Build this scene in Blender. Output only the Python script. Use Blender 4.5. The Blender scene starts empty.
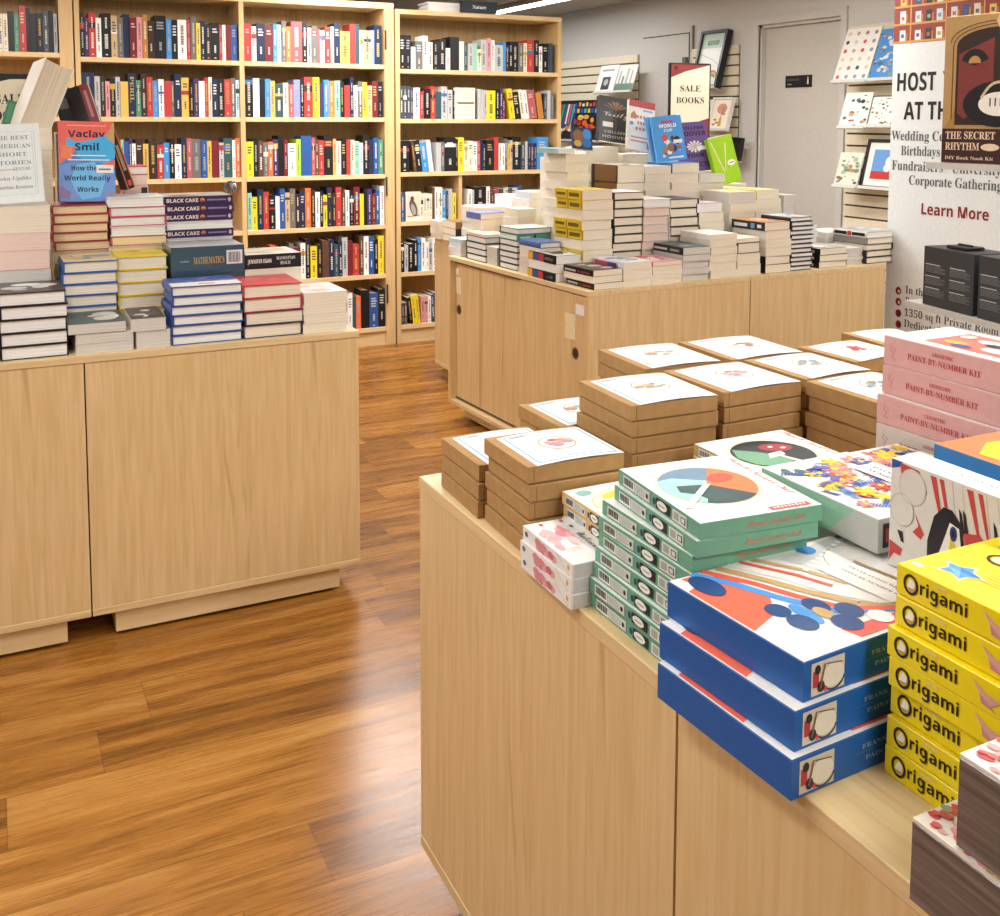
import bpy, math, random, os
from math import sin, cos, radians, pi, floor
from mathutils import Vector, Matrix
random.seed(7)
SC = bpy.context.scene
COL = SC.collection
# ------------------------------------------------------------------ camera
H = 1.43
FPX, PPX, PPY = 1037.1, 500.0, 207.1
yaw, pit, rol = radians(26.25), radians(4.83), radians(.125)
CF = Vector((sin(yaw)*cos(pit), cos(yaw)*cos(pit), -sin(pit)))
R0 = Vector((cos(yaw), -sin(yaw), 0)); U0 = R0.cross(CF)
CR = R0*cos(rol) + U0*sin(rol); CU = -R0*sin(rol) + U0*cos(rol)
CC = Vector((0, 0, H))
cam = bpy.data.cameras.new('camera'); camo = bpy.data.objects.new('camera', cam); COL.objects.link(camo)
cam.sensor_fit = 'HORIZONTAL'; cam.sensor_width = 36; cam.lens = 36*FPX/1000
cam.shift_y = -(458.0-PPY)/1000; cam.clip_start = .02
m = Matrix((CR, CU, -CF)).transposed().to_4x4(); m.translation = CC
camo.matrix_world = m
SC.camera = camo

def ray(x, y): return CF + CR*((x-PPX)/FPX) - CU*((y-PPY)/FPX)
def onz(x, y, z): d = ray(x, y); return CC + d*((z-H)/d.z)
def onx(x, y, X): d = ray(x, y); return CC + d*(X/d.x)
def ony(x, y, Y): d = ray(x, y); return CC + d*(Y/d.y)
def onp(x, y, P, n):
    d = ray(x, y); n = Vector(n); return CC + d*((Vector(P)-CC).dot(n)/d.dot(n))

# ------------------------------------------------------------------ materials
MATS = {}
def lin(c): return ((c/255.0+.055)/1.055)**2.4 if c > 10.3 else c/255.0/12.92
def hexc(h): h = h.lstrip('#'); return tuple(lin(int(h[i:i+2], 16)) for i in (0, 2, 4))
def C(h, rough=.5, spec=.35, tex=0.0, metal=0.0):
    """plain coloured stock: paper, card, cloth, paint; a faint procedural mottling keeps it from being flat"""
    k = (h, rough, spec, tex, metal)
    if k in MATS: return MATS[k]
    m = bpy.data.materials.new('stock_'+h.strip('#')); m.use_nodes = True
    nt = m.node_tree; b = nt.nodes['Principled BSDF']
    rgb = hexc(h)
    b.inputs['Roughness'].default_value = rough; b.inputs['Specular IOR Level'].default_value = spec
    b.inputs['Metallic'].default_value = metal
    tc = nt.nodes.new('ShaderNodeTexCoord'); nz = nt.nodes.new('ShaderNodeTexNoise'); nz.inputs['Scale'].default_value = 60
    nt.links.new(tc.outputs['Object'], nz.inputs['Vector'])
    rp = nt.nodes.new('ShaderNodeValToRGB'); a = .04+tex
    rp.color_ramp.elements[0].position = .3; rp.color_ramp.elements[1].position = .7
    rp.color_ramp.elements[0].color = tuple(c*(1-a) for c in rgb)+(1,)
    rp.color_ramp.elements[1].color = tuple(min(1, c*(1+a*.6)) for c in rgb)+(1,)
    nt.links.new(nz.outputs['Fac'], rp.inputs[0]); nt.links.new(rp.outputs[0], b.inputs['Base Color'])
    MATS[k] = m; return m

def paged(name, base, dark, scale=900.0, axis=2):
    """page block: fine procedural leaf lines across the thickness"""
    m = bpy.data.materials.new(name); m.use_nodes = True; nt = m.node_tree; b = nt.nodes['Principled BSDF']
    b.inputs['Roughness'].default_value = .8; b.inputs['Specular IOR Level'].default_value = .15
    tc = nt.nodes.new('ShaderNodeTexCoord'); mp = nt.nodes.new('ShaderNodeMapping')
    s = [3, 3, 3]; s[axis] = scale; mp.inputs['Scale'].default_value = s
    nz = nt.nodes.new('ShaderNodeTexNoise'); nz.inputs['Scale'].default_value = 1; nz.inputs['Detail'].default_value = 3
    nt.links.new(tc.outputs['Object'], mp.inputs[0]); nt.links.new(mp.outputs[0], nz.inputs['Vector'])
    rp = nt.nodes.new('ShaderNodeValToRGB'); rp.color_ramp.elements[0].position = .3; rp.color_ramp.elements[1].position = .62
    rp.color_ramp.elements[0].color = hexc(dark)+(1,); rp.color_ramp.elements[1].color = hexc(base)+(1,)
    nt.links.new(nz.outputs['Fac'], rp.inputs[0]); nt.links.new(rp.outputs[0], b.inputs['Base Color'])
    return m
PG = {  # lying books: leaves stacked in z
    'cream': paged('pages_cream', '#efe6d3', '#d9cdb6'), 'white': paged('pages_white', '#f2f1ee', '#dcdad4'),
    'tan': paged('pages_tan', '#f0dcb4', '#dcc295'), 'grey': paged('pages_grey', '#d9d5ce', '#c0bcb4'),
    'pink': paged('pages_pink', '#ecd5c8', '#dcbfb2'), 'yellow': paged('pages_warm', '#f3e2b8', '#e2cb95')}
PGS = {'cream': paged('leaves_cream', '#eadfca', '#cbbda3', 900, 0)}

def wood(name, c1, c2, c3, axis=2, rough=.42, fine=70.0, spec=.35):
    """light maple laminate: stretched grain along one axis, sparse darker figure"""
    m = bpy.data.materials.new(name); m.use_nodes = True; nt = m.node_tree; b = nt.nodes['Principled BSDF']
    b.inputs['Roughness'].default_value = rough; b.inputs['Specular IOR Level'].default_value = spec
    tc = nt.nodes.new('ShaderNodeTexCoord')
    def noise(sc, det, dist):
        mp = nt.nodes.new('ShaderNodeMapping'); s = [sc, sc, sc]; s[axis] = sc*.055; mp.inputs['Scale'].default_value = s
        nz = nt.nodes.new('ShaderNodeTexNoise'); nz.inputs['Scale'].default_value = 1; nz.inputs['Detail'].default_value = det; nz.inputs['Distortion'].default_value = dist
        nt.links.new(tc.outputs['Object'], mp.inputs[0]); nt.links.new(mp.outputs[0], nz.inputs['Vector']); return nz
    n1 = noise(fine, 4, .6); n2 = noise(16, 3, 1.6)
    r1 = nt.nodes.new('ShaderNodeValToRGB'); r1.color_ramp.elements[0].position = .35; r1.color_ramp.elements[1].position = .68
    r1.color_ramp.elements[0].color = hexc(c2)+(1,); r1.color_ramp.elements[1].color = hexc(c1)+(1,)
    r2 = nt.nodes.new('ShaderNodeValToRGB'); r2.color_ramp.elements[0].position = .30; r2.color_ramp.elements[1].position = .37
    r2.color_ramp.elements[0].color = (.7, .7, .7, 1); r2.color_ramp.elements[1].color = (0, 0, 0, 1)
    mx = nt.nodes.new('ShaderNodeMix'); mx.data_type = 'RGBA'
    nt.links.new(n1.outputs['Fac'], r1.inputs[0]); nt.links.new(n2.outputs['Fac'], r2.inputs[0])
    nt.links.new(r2.outputs[0], mx.inputs[0]); nt.links.new(r1.outputs[0], mx.inputs[6]); mx.inputs[7].default_value = hexc(c3)+(1,)
    nt.links.new(mx.outputs[2], b.inputs['Base Color'])
    return m
MAPLE = wood('maple_laminate', '#dec192', '#d2b27e', '#ba9660')
MAPLE_X = wood('maple_laminate_long', '#e1c79a', '#d6b988', '#c8a876', 0)
MAPLE_TOP_LIT = wood('maple_laminate_top_lit', '#e9d2a2', '#dfc28e', '#cfae78', 0)  # same maple for top faces, bright glancing light put into a paler colour
BIRCH = wood('bookcase_birch', '#d8b988', '#cbaa77', '#b8935f')
BIRCH_X = wood('bookcase_birch_shelf', '#e2c79b', '#d6b785', '#c4a06b', 0)
BIRCH_B = wood('bookcase_birch_back', '#c3a26c', '#b5935d', '#a5824f')
BLACK = C('#141214', .55); DARK = C('#2a2624', .6)

def floor_mat():
    m = bpy.data.materials.new('oiled_plank_floor'); m.use_nodes = True; nt = m.node_tree; b = nt.nodes['Principled BSDF']
    N = nt.nodes.new; L = nt.links.new
    tc = N('ShaderNodeTexCoord'); sp = N('ShaderNodeSeparateXYZ'); L(tc.outputs['Object'], sp.inputs[0])
    def mth(op, a, bb=None, c=None):
        n = N('ShaderNodeMath'); n.operation = op
        for i, v in enumerate((a, bb, c)):
            if v is None: continue
            if isinstance(v, (int, float)): n.inputs[i].default_value = v
            else: L(v, n.inputs[i])
        return n.outputs[0]
    W, LEN = .178, 1.22
    ry = mth('DIVIDE', mth('SUBTRACT', sp.outputs[1], 2.143), W); row = mth('FLOOR', ry); fy = mth('FRACT', ry)
    wn = N('ShaderNodeTexWhiteNoise'); wn.noise_dimensions = '1D'; L(mth('ADD', row, 31.7), wn.inputs['W'])
    rx = mth('ADD', mth('DIVIDE', sp.outputs[0], LEN), mth('MULTIPLY', wn.outputs['Value'], 7)); colm = mth('FLOOR', rx); fx = mth('FRACT', rx)
    cb = N('ShaderNodeCombineXYZ'); L(row, cb.inputs[0]); L(colm, cb.inputs[1])
    w2 = N('ShaderNodeTexWhiteNoise'); w2.noise_dimensions = '3D'; L(cb.outputs[0], w2.inputs['Vector'])
    # grain
    mp = N('ShaderNodeMapping'); mp.inputs['Scale'].default_value = (1.3, 15, 1); 
    off = N('ShaderNodeVectorMath'); off.operation = 'ADD'; sc = N('ShaderNodeVectorMath'); sc.operation = 'SCALE'; sc.inputs['Scale'].default_value = 9
    L(w2.outputs['Color'], sc.inputs[0]); L(tc.outputs['Object'], mp.inputs[0]); L(mp.outputs[0], off.inputs[0]); L(sc.outputs[0], off.inputs[1])
    n1 = N('ShaderNodeTexNoise'); n1.inputs['Scale'].default_value = 1; n1.inputs['Detail'].default_value = 7; n1.inputs['Distortion'].default_value = .7; n1.inputs['Roughness'].default_value = .62; L(off.outputs[0], n1.inputs['Vector'])
    mp2 = N('ShaderNodeMapping'); mp2.inputs['Scale'].default_value = (8, 160, 1); L(tc.outputs['Object'], mp2.inputs[0])
    n2 = N('ShaderNodeTexNoise'); n2.inputs['Scale'].default_value = 1; n2.inputs['Detail'].default_value = 2; L(mp2.outputs[0], n2.inputs['Vector'])
    g = mth('ADD', mth('MULTIPLY', n1.outputs['Fac'], .8), mth('MULTIPLY', n2.outputs['Fac'], .2))
    g = mth('ADD', g, mth('MULTIPLY', mth('SUBTRACT', w2.outputs['Value'], .5), .16))
    rp = N('ShaderNodeValToRGB'); e = rp.color_ramp.elements
    e[0].position = .30; e[0].color = hexc('#57340f')+(1,); e[1].position = .74; e[1].color = hexc('#c2914e')+(1,)
    x = rp.color_ramp.elements.new(.44); x.color = hexc('#83531c')+(1,)
    x = rp.color_ramp.elements.new(.56); x.color = hexc('#a56e2c')+(1,)
    L(g, rp.inputs[0])
    ex = mth('MULTIPLY', mth('MINIMUM', fx, mth('SUBTRACT', 1, fx)), LEN); ey = mth('MULTIPLY', mth('MINIMUM', fy, mth('SUBTRACT', 1, fy)), W)
    seam = mth('LESS_THAN', mth('MINIMUM', ex, ey), .0011)
    mx = N('ShaderNodeMix'); mx.data_type = 'RGBA'; L(mth('MULTIPLY', seam, .6), mx.inputs[0]); L(rp.outputs[0], mx.inputs[6]); mx.inputs[7].default_value = hexc('#4a2810')+(1,)
    L(mx.outputs[2], b.inputs['Base Color'])
    L(mth('ADD', mth('MULTIPLY', n2.outputs['Fac'], .22), .17), b.inputs['Roughness'])
    b.inputs['Specular IOR Level'].default_value = .4
    bp = N('ShaderNodeBump'); bp.inputs['Strength'].default_value = .06; bp.inputs['Distance'].default_value = .002
    L(n2.outputs['Fac'], bp.inputs['Height']); L(bp.outputs[0], b.inputs['Normal'])
    return m

# ------------------------------------------------------------------ fonts and lettering
FD = os.path.join(bpy.utils.resource_path('LOCAL'), 'datafiles', 'fonts')
def font(n):
    try: return bpy.data.fonts.load(os.path.join(FD, n))
    except Exception: return None
F_MATH, F_SANS = font('NotoSansMath-Regular.woff2'), font('Inter.woff2')
def conv(s, kind):
    base = {'sans': (0x1D5D4, 0x1D5EE, 0x1D7EC), 'serif': (0x1D400, 0x1D41A, 0x1D7CE), 'script': (0x1D4D0, 0x1D4EA, 0x1D7CE), 'ital': (0x1D468, 0x1D482, 0x1D7CE)}.get(kind)
    if not base or F_MATH is None: return s
    o = ''
    for ch in s:
        if 'A' <= ch <= 'Z': o += chr(base[0]+ord(ch)-65)
        elif 'a' <= ch <= 'z': o += chr(base[1]+ord(ch)-97)
        elif '0' <= ch <= '9': o += chr(base[2]+ord(ch)-48)
        else: o += ch
    return o
TCACHE = {}
def glyphs(s, kind, offset):
    offset = max(-.004, min(.004, offset)); k = (s, kind, offset)
    if k in TCACHE: return TCACHE[k]
    cu = bpy.data.curves.new('lettering', 'FONT'); cu.body = conv(s, kind); cu.resolution_u = 2; cu.offset = offset
    f = F_MATH if kind in ('sans', 'serif', 'script', 'ital') else F_SANS
    if f: cu.font = f
    cu.size = 1
    ob = bpy.data.objects.new('lettering', cu); COL.objects.link(ob)
    me = ob.to_mesh()
    vs = [(v.co.x, v.co.y) for v in me.vertices]; fs = [tuple(p.vertices) for p in me.polygons]
    ob.to_mesh_clear(); COL.objects.unlink(ob); bpy.data.objects.remove(ob); bpy.data.curves.remove(cu)
    if vs:
        x0 = min(v[0] for v in vs); x1 = max(v[0] for v in vs); y0 = min(v[1] for v in vs); y1 = max(v[1] for v in vs)
    else: x0 = y0 = 0; x1 = y1 = 1
    TCACHE[k] = (vs, fs, x0, x1, y0, y1); return TCACHE[k]

# ------------------------------------------------------------------ mesh builder
class MB:
    def __init__(s): s.v = []; s.f = []; s.mi = []; s.m = []
    def idx(s, mat):
        if mat not in s.m: s.m.append(mat)
        return s.m.index(mat)
    def add(s, vs, fs, mat):
        n = len(s.v); s.v += [tuple(v) for v in vs]; i = s.idx(mat)
        for f in fs: s.f.append(tuple(n+a for a in f)); s.mi.append(i)
    def box(s, x0, y0, z0, x1, y1, z1, mat, T=None, bev=0, **fm):
        """fm: face materials by name: l (-x) r (+x) f (-y) b (+y) t (+z) u (-z)"""
        if bev:
            e = bev
            # chamfered vertical and horizontal edges: three stacked loops
            def loop(z, i): return [(x0+i, y0+i, z), (x1-i, y0+i, z), (x1-i, y1-i, z), (x0+i, y1-i, z)]
            P = loop(z0, e)+loop(z0+e, 0)+loop(z1-e, 0)+loop(z1, e)
            if T: P = [T(p) for p in P]
            F = [(3, 2, 1, 0), (12, 13, 14, 15)]
            for k in range(3):
                for j in range(4): F.append((k*4+j, k*4+(j+1) % 4, k*4+4+(j+1) % 4, k*4+4+j))
            n = len(s.v); s.v += [tuple(p) for p in P]
            nm = ['u', 't']+['f', 'r', 'b', 'l']*3
            for f, q in zip(F, nm):
                s.f.append(tuple(n+a for a in f)); s.mi.append(s.idx(fm.get(q, mat)))
            return
        P = [(x0, y0, z0), (x1, y0, z0), (x1, y1, z0), (x0, y1, z0), (x0, y0, z1), (x1, y0, z1), (x1, y1, z1), (x0, y1, z1)]
        if T: P = [T(p) for p in P]
        n = len(s.v); s.v += [tuple(p) for p in P]
        for q, f in (('u', (3, 2, 1, 0)), ('t', (4, 5, 6, 7)), ('f', (0, 1, 5, 4)), ('r', (1, 2, 6, 5)), ('b', (2, 3, 7, 6)), ('l', (3, 0, 4, 7))):
            s.f.append(tuple(n+a for a in f)); s.mi.append(s.idx(fm.get(q, mat)))
    def poly(s, fr, pts, mat, lift=.0004):
        O, U, V, N = fr
        s.add([O+U*a+V*b+N*lift for a, b in pts], [tuple(range(len(pts)))], mat)
    def shift(s, fr, da, db): O, U, V, N = fr; return (O+U*da+V*db, U, V, N)
    def rect(s, fr, a0, b0, a1, b1, mat, lift=.0004): s.poly(fr, [(a0, b0), (a1, b0), (a1, b1), (a0, b1)], mat, lift)
    def ell(s, fr, a, b, ra, rb, mat, lift=.0004, n=20, rot=0, t0=0, t1=360):
        pts = []
        if t1-t0 < 360: pts.append((a, b))
        m_ = n if t1-t0 >= 360 else n+1
        for i in range(m_):
            t = radians(t0+(t1-t0)*i/n); x, y = ra*cos(t), rb*sin(t)
            pts.append((a+x*cos(rot)-y*sin(rot), b+x*sin(rot)+y*cos(rot)))
        s.poly(fr, pts, mat, lift)
    def ring(s, fr, a, b, ra, rb, w, mat, lift=.0004, n=28, t0=0, t1=360):
        O, U, V, N = fr
        vs = []; k = n+1
        for i in range(k):
            t = radians(t0+(t1-t0)*i/n)
            for q in (0, w): vs.append(O+U*(a+(ra-q)*cos(t))+V*(b+(rb-q)*sin(t))+N*lift)
        s.add(vs, [(2*i, 2*i+1, 2*i+3, 2*i+2) for i in range(n)], mat)
    def line(s, fr, p, q, w, mat, lift=.0004):
        d = Vector((q[0]-p[0], q[1]-p[1])); l = d.length or 1; n = Vector((-d.y, d.x))/l*w/2
        s.poly(fr, [(p[0]+n.x, p[1]+n.y), (p[0]-n.x, p[1]-n.y), (q[0]-n.x, q[1]-n.y), (q[0]+n.x, q[1]+n.y)], mat, lift)
    def text(s, fr, txt, a, b, height, mat, kind='sans', lift=.0005, width=None, align='l', off=0.0, rot=0.0):
        """letters with cap height `height`; width squeezes or stretches the line to that length"""
        vs, fs, x0, x1, y0, y1 = glyphs(txt, kind, off)
        if not vs: return
        cap = glyphs('H', kind, off); k = height/max(1e-6, cap[5]-cap[4]); kx = k if width is None else width/(x1-x0)
        w = (x1-x0)*kx; sh = {'l': 0, 'c': -w/2, 'r': -w}[align]
        O, U, V, N = fr; P = []
        for x, y in vs:
            p, q = (x-x0)*kx+sh, (y-cap[4])*k
            if rot: p, q = p*cos(rot)-q*sin(rot), p*sin(rot)+q*cos(rot)
            P.append(O+U*(a+p)+V*(b+q)+N*lift)
        s.add(P, fs, mat)
    def tube(s, p, q, r, mat, n=10):
        p, q = Vector(p), Vector(q); d = (q-p).normalized(); a = d.orthogonal().normalized(); b = d.cross(a)
        P = [c+a*r*cos(2*pi*i/n)+b*r*sin(2*pi*i/n) for c in (p, q) for i in range(n)]
        s.add(P, [(i, (i+1) % n, n+(i+1) % n, n+i) for i in range(n)]+[tuple(range(n))[::-1], tuple(range(n, 2*n))], mat)
    def mesh(s, name):
        me = bpy.data.meshes.new(name); me.from_pydata(s.v, [], s.f)
        for m_ in s.m: me.materials.append(m_)
        me.polygons.foreach_set('material_index', s.mi); me.update(); return me
    def build(s, name, parent=None, loc=None, rz=0):
        o = bpy.data.objects.new(name, s.mesh(name)); COL.objects.link(o)
        if parent: o.parent = parent
        if loc is not None: o.location = loc
        if rz: o.rotation_euler.z = rz
        return o
X_, Y_, Z_ = Vector((1, 0, 0)), Vector((0, 1, 0)), Vector((0, 0, 1))
def fr_left(x, y1, z): return (Vector((x, y1, z)), -Y_, Z_, -X_)      # seen from -x: text runs towards -y
def fr_front(x, y, z): return (Vector((x, y, z)), X_, Z_, -Y_)       # seen from -y
def fr_top(x, y, z): return (Vector((x, y, z)), X_, Y_, Z_)          # seen from above, up = +y
def fr_top_l(x, y1, z): return (Vector((x, y1, z)), -Y_, X_, Z_)     # seen from above by someone at -x: runs -y, up = +x

def tag(o, label, cat, group=None, kind=None):
    o['label'] = label; o['category'] = cat
    if group: o['group'] = group
    if kind: o['kind'] = kind
    return o
def thing(name, label, cat, loc=(0, 0, 0), rz=0, group=None):
    o = bpy.data.objects.new(name, None); COL.objects.link(o); o.location = loc; o.rotation_euler.z = rz
    o.empty_display_size = .05
    return tag(o, label, cat, group)
def struct(o): o['kind'] = 'structure'; return o
def mobj(name, me, parent):
    o = bpy.data.objects.new(name, me); COL.objects.link(o); o.parent = parent; return o
ORD = ['first', 'second', 'third', 'fourth', 'fifth', 'sixth', 'seventh', 'eighth', 'ninth', 'tenth', 'eleventh', 'twelfth', 'thirteenth', 'fourteenth', 'fifteenth', 'sixteenth',
       'seventeenth', 'eighteenth', 'nineteenth', 'twentieth']+['twenty-'+q for q in ('first', 'second', 'third', 'fourth', 'fifth', 'sixth', 'seventh', 'eighth', 'ninth')]+['thirtieth']+['thirty-'+q for q in ('first', 'second', 'third', 'fourth', 'fifth', 'sixth', 'seventh', 'eighth', 'ninth')]+['fortieth']
# ================================================================== ROOM
XW, YB, ZC = 4.75, 9.3, 2.39
XL, YF = -3.2, -2.6
WALL = C('#cfcdc9', .8, .2, .0); WALL2 = C('#d6d3ce', .8, .2)
f = MB(); f.box(XL, YF, -.05, XW+.1, YB+.1, 0, floor_mat()); struct(f.build('floor'))
f = MB(); f.box(XL, YF, ZC, XW+.1, YB+.1, ZC+.05, C('#b9b7b3', .9, .1)); struct(f.build('ceiling'))
f = MB(); f.box(XL, YB, 0, XW+.1, YB+.1, ZC, WALL); struct(f.build('wall_back'))
f = MB(); f.box(XL-.1, YF, 0, XL, YB+.1, ZC, WALL2); struct(f.build('wall_left'))
f = MB(); f.box(XL, YF-.1, 0, XW+.1, YF, ZC, WALL2); struct(f.build('wall_front'))
# right wall with door opening (leaf set back in the jamb)
DY0, DY1, DZ = 4.866, 5.635, 2.072
f = MB()
f.box(XW, YF, 0, XW+.1, DY0, ZC, WALL); f.box(XW, DY1, 0, XW+.1, YB, ZC, WALL); f.box(XW, DY0, DZ, XW+.1, DY1, ZC, WALL)
f.box(XW+.1, DY0-.1, 0, XW+.12, DY1+.1, DZ+.1, WALL)
struct(f.build('wall_right'))
f = MB(); TR = C('#c9c7c3', .5, .3)
f.box(XW-.015, DY0-.05, 0, XW+.01, DY0, DZ, TR); f.box(XW-.015, DY1, 0, XW+.01, DY1+.16, DZ, TR)
f.box(XW-.016, DY0-.05, DZ, XW+.01, DY1+.16, DZ+.055, TR)
f.box(XW+.01, DY0, 0, XW+.09, DY0+.02, DZ, TR); f.box(XW+.01, DY1-.02, 0, XW+.09, DY1, DZ, TR); f.box(XW+.01, DY0, DZ-.02, XW+.09, DY1, DZ, TR)
struct(f.build('trim_1'))
f = MB(); f.box(XW+.045, DY0+.022, .01, XW+.085, DY1-.022, DZ-.022, C('#c4c0b9', .55, .3)); d1 = struct(f.build('door_1'))
f = MB(); f.tube((XW-.01, DY1-.08, .87), (XW+.05, DY1-.08, .87), .012, C('#9a9790', .3, .5, 0, 1)); f.box(XW-.02, DY1-.19, .86, XW-.008, DY1-.07, .882, C('#9a9790', .3, .5, 0, 1)); f.build('door_handle', d1)
# flush access door further along
f = MB(); f.box(XW-.004, 6.42, .02, XW+.004, 7.03, 2.082, C('#cecbc7', .8, .2))
G = C('#4a4743', .7)
f.box(XW-.0055, 6.42, 2.076, XW-.003, 7.03, 2.084, G); f.box(XW-.0055, 6.416, .02, XW-.003, 6.424, 2.084, G); f.box(XW-.02, 6.36, 1.93, XW-.001, 6.372, 2.13, C('#8d8982', .6))
f.box(XW-.03, 6.43, 1.86, XW-.003, 6.47, 1.9, C('#6f6b65', .5))
struct(f.build('door_2'))
f = MB()
for a, b in ((YF, DY0-.05), (DY1+.16, 6.41), (7.04, YB)): f.box(XW-.012, a, 0, XW-.0005, b, .09, C('#7d7972', .6))
struct(f.build('baseboard_right'))
# restroom style plate
sg = onx(786, 76, XW+.045); s2 = onx(812, 87, XW+.045)
f = MB(); f.box(XW+.041, s2.y, s2.z, XW+.045, sg.y, sg.z, C('#1b1a1c', .4))
fr = fr_left(XW+.041, sg.y, s2.z); W_ = sg.y-s2.y; Hh = sg.z-s2.z
f.rect(fr, .02, .045, .13, .058, C('#4d4d50', .5)); f.rect(fr, .02, .018, .06, .026, C('#8a8a8c'))
f.ell(fr, W_-.035, .062, .006, .006, C('#d8d8d8')); f.rect(fr, W_-.042, .02, W_-.028, .054, C('#d8d8d8'))
tag(f.build('door_sign'), 'small black rectangular plate with white figure on the grey door', 'sign')

# slatwall panels
SL = C('#e6dcc4', .6, .2); SLD = C('#5a5248', .8)
def slatwall(y0, y1, z0, z1, label, off):
    t = thing('slatwall_panel', label, 'wall panel', (XW, (y0+y1)/2, z0), 0, 'slatwall panels')
    b = MB(); b.box(-.008, y0-(y0+y1)/2, 0, -.0005, y1-(y0+y1)/2, z1-z0, SLD); b.build('backing', t)
    z = z1-z0; n = 0; s = MB()
    while z > .01:
        s.box(-.022, y0-(y0+y1)/2, max(0, z-.062), -.008, y1-(y0+y1)/2, z, SL, bev=.002); z -= .073
    s.build('slat_face', t); return t
slatwall(7.088, 8.6, .5, 1.955, 'cream slatwall panel with two small booklets, beside the bookcase', 0)
slatwall(5.83, 6.36, .5, 1.955, 'cream slatwall panel beside the door frame, holding framed prints', 0)
slatwall(3.7, 4.79, .4, 2.0, 'cream slatwall panel under the art prints, behind the banner', 0)

# ceiling lights
def lamp(x0, x1, y0, y1, power, label):
    cx, cy = (x0+x1)/2, (y0+y1)/2; w, l = x1-x0, y1-y0
    t = thing('ceiling_light', label, 'light', (cx, cy, ZC), 0, 'strip lights on the ceiling')
    f = MB(); f.box(-w/2, -l/2, -.035, w/2, l/2, -.001, C('#dedede', .5), bev=.004); f.build('housing', t)
    e = bpy.data.materials.get('lit_diffuser')
    if not e:
        e = bpy.data.materials.new('lit_diffuser'); e.use_nodes = True; bs = e.node_tree.nodes['Principled BSDF']
        bs.inputs['Base Color'].default_value = (.9, .9, .9, 1); bs.inputs['Emission Color'].default_value = (1, .985, .96, 1); bs.inputs['Emission Strength'].default_value = 9
    f = MB(); f.box(-w/2+.012, -l/2+.012, -.042, w/2-.012, l/2-.012, -.034, e); f.build('diffuser', t)
    li = bpy.data.lights.new('strip_glow', 'AREA'); li.shape = 'RECTANGLE'; li.size = w; li.size_y = l; li.energy = power; li.color = (1, .975, .94)
    lo = bpy.data.objects.new('strip_glow', li); COL.objects.link(lo); lo.parent = t; lo.location = (0, 0, -.05)
PW = 21
for i, (xa, ya, yb, w, pw, lb) in enumerate([(4.0, 6.5, 8.6, .13, .7, 'long ceiling light strip above the narrow bookcase, lit'), (1.95, 4.5, 5.9, .55, 1.55, 'ceiling light between the aisle and the bookcases'),
        (.1, 3.9, 5.3, .3, 1.1, 'ceiling light over the left display table'), (-1.6, 3.0, 4.6, .3, 1.0, 'ceiling light far left of the display tables'), (3.3, 3.6, 5.2, .3, 1.0, 'ceiling light over the far display cabinets'),
        (-.3, .9, 2.3, .3, .55, 'ceiling light above the near aisle'), (1.9, .4, 2.0, .3, .85, 'ceiling light over the boxed kits'), (-1.6, .0, 1.6, .3, .4, 'ceiling light left of the camera'),
        (3.6, .8, 2.4, .3, .8, 'ceiling light beside the banner'), (.9, -1.9, -.3, .3, 1.7, 'ceiling light behind the camera')]):
    lamp(xa-w/2, xa+w/2, ya, yb, PW*pw, lb)

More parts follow.
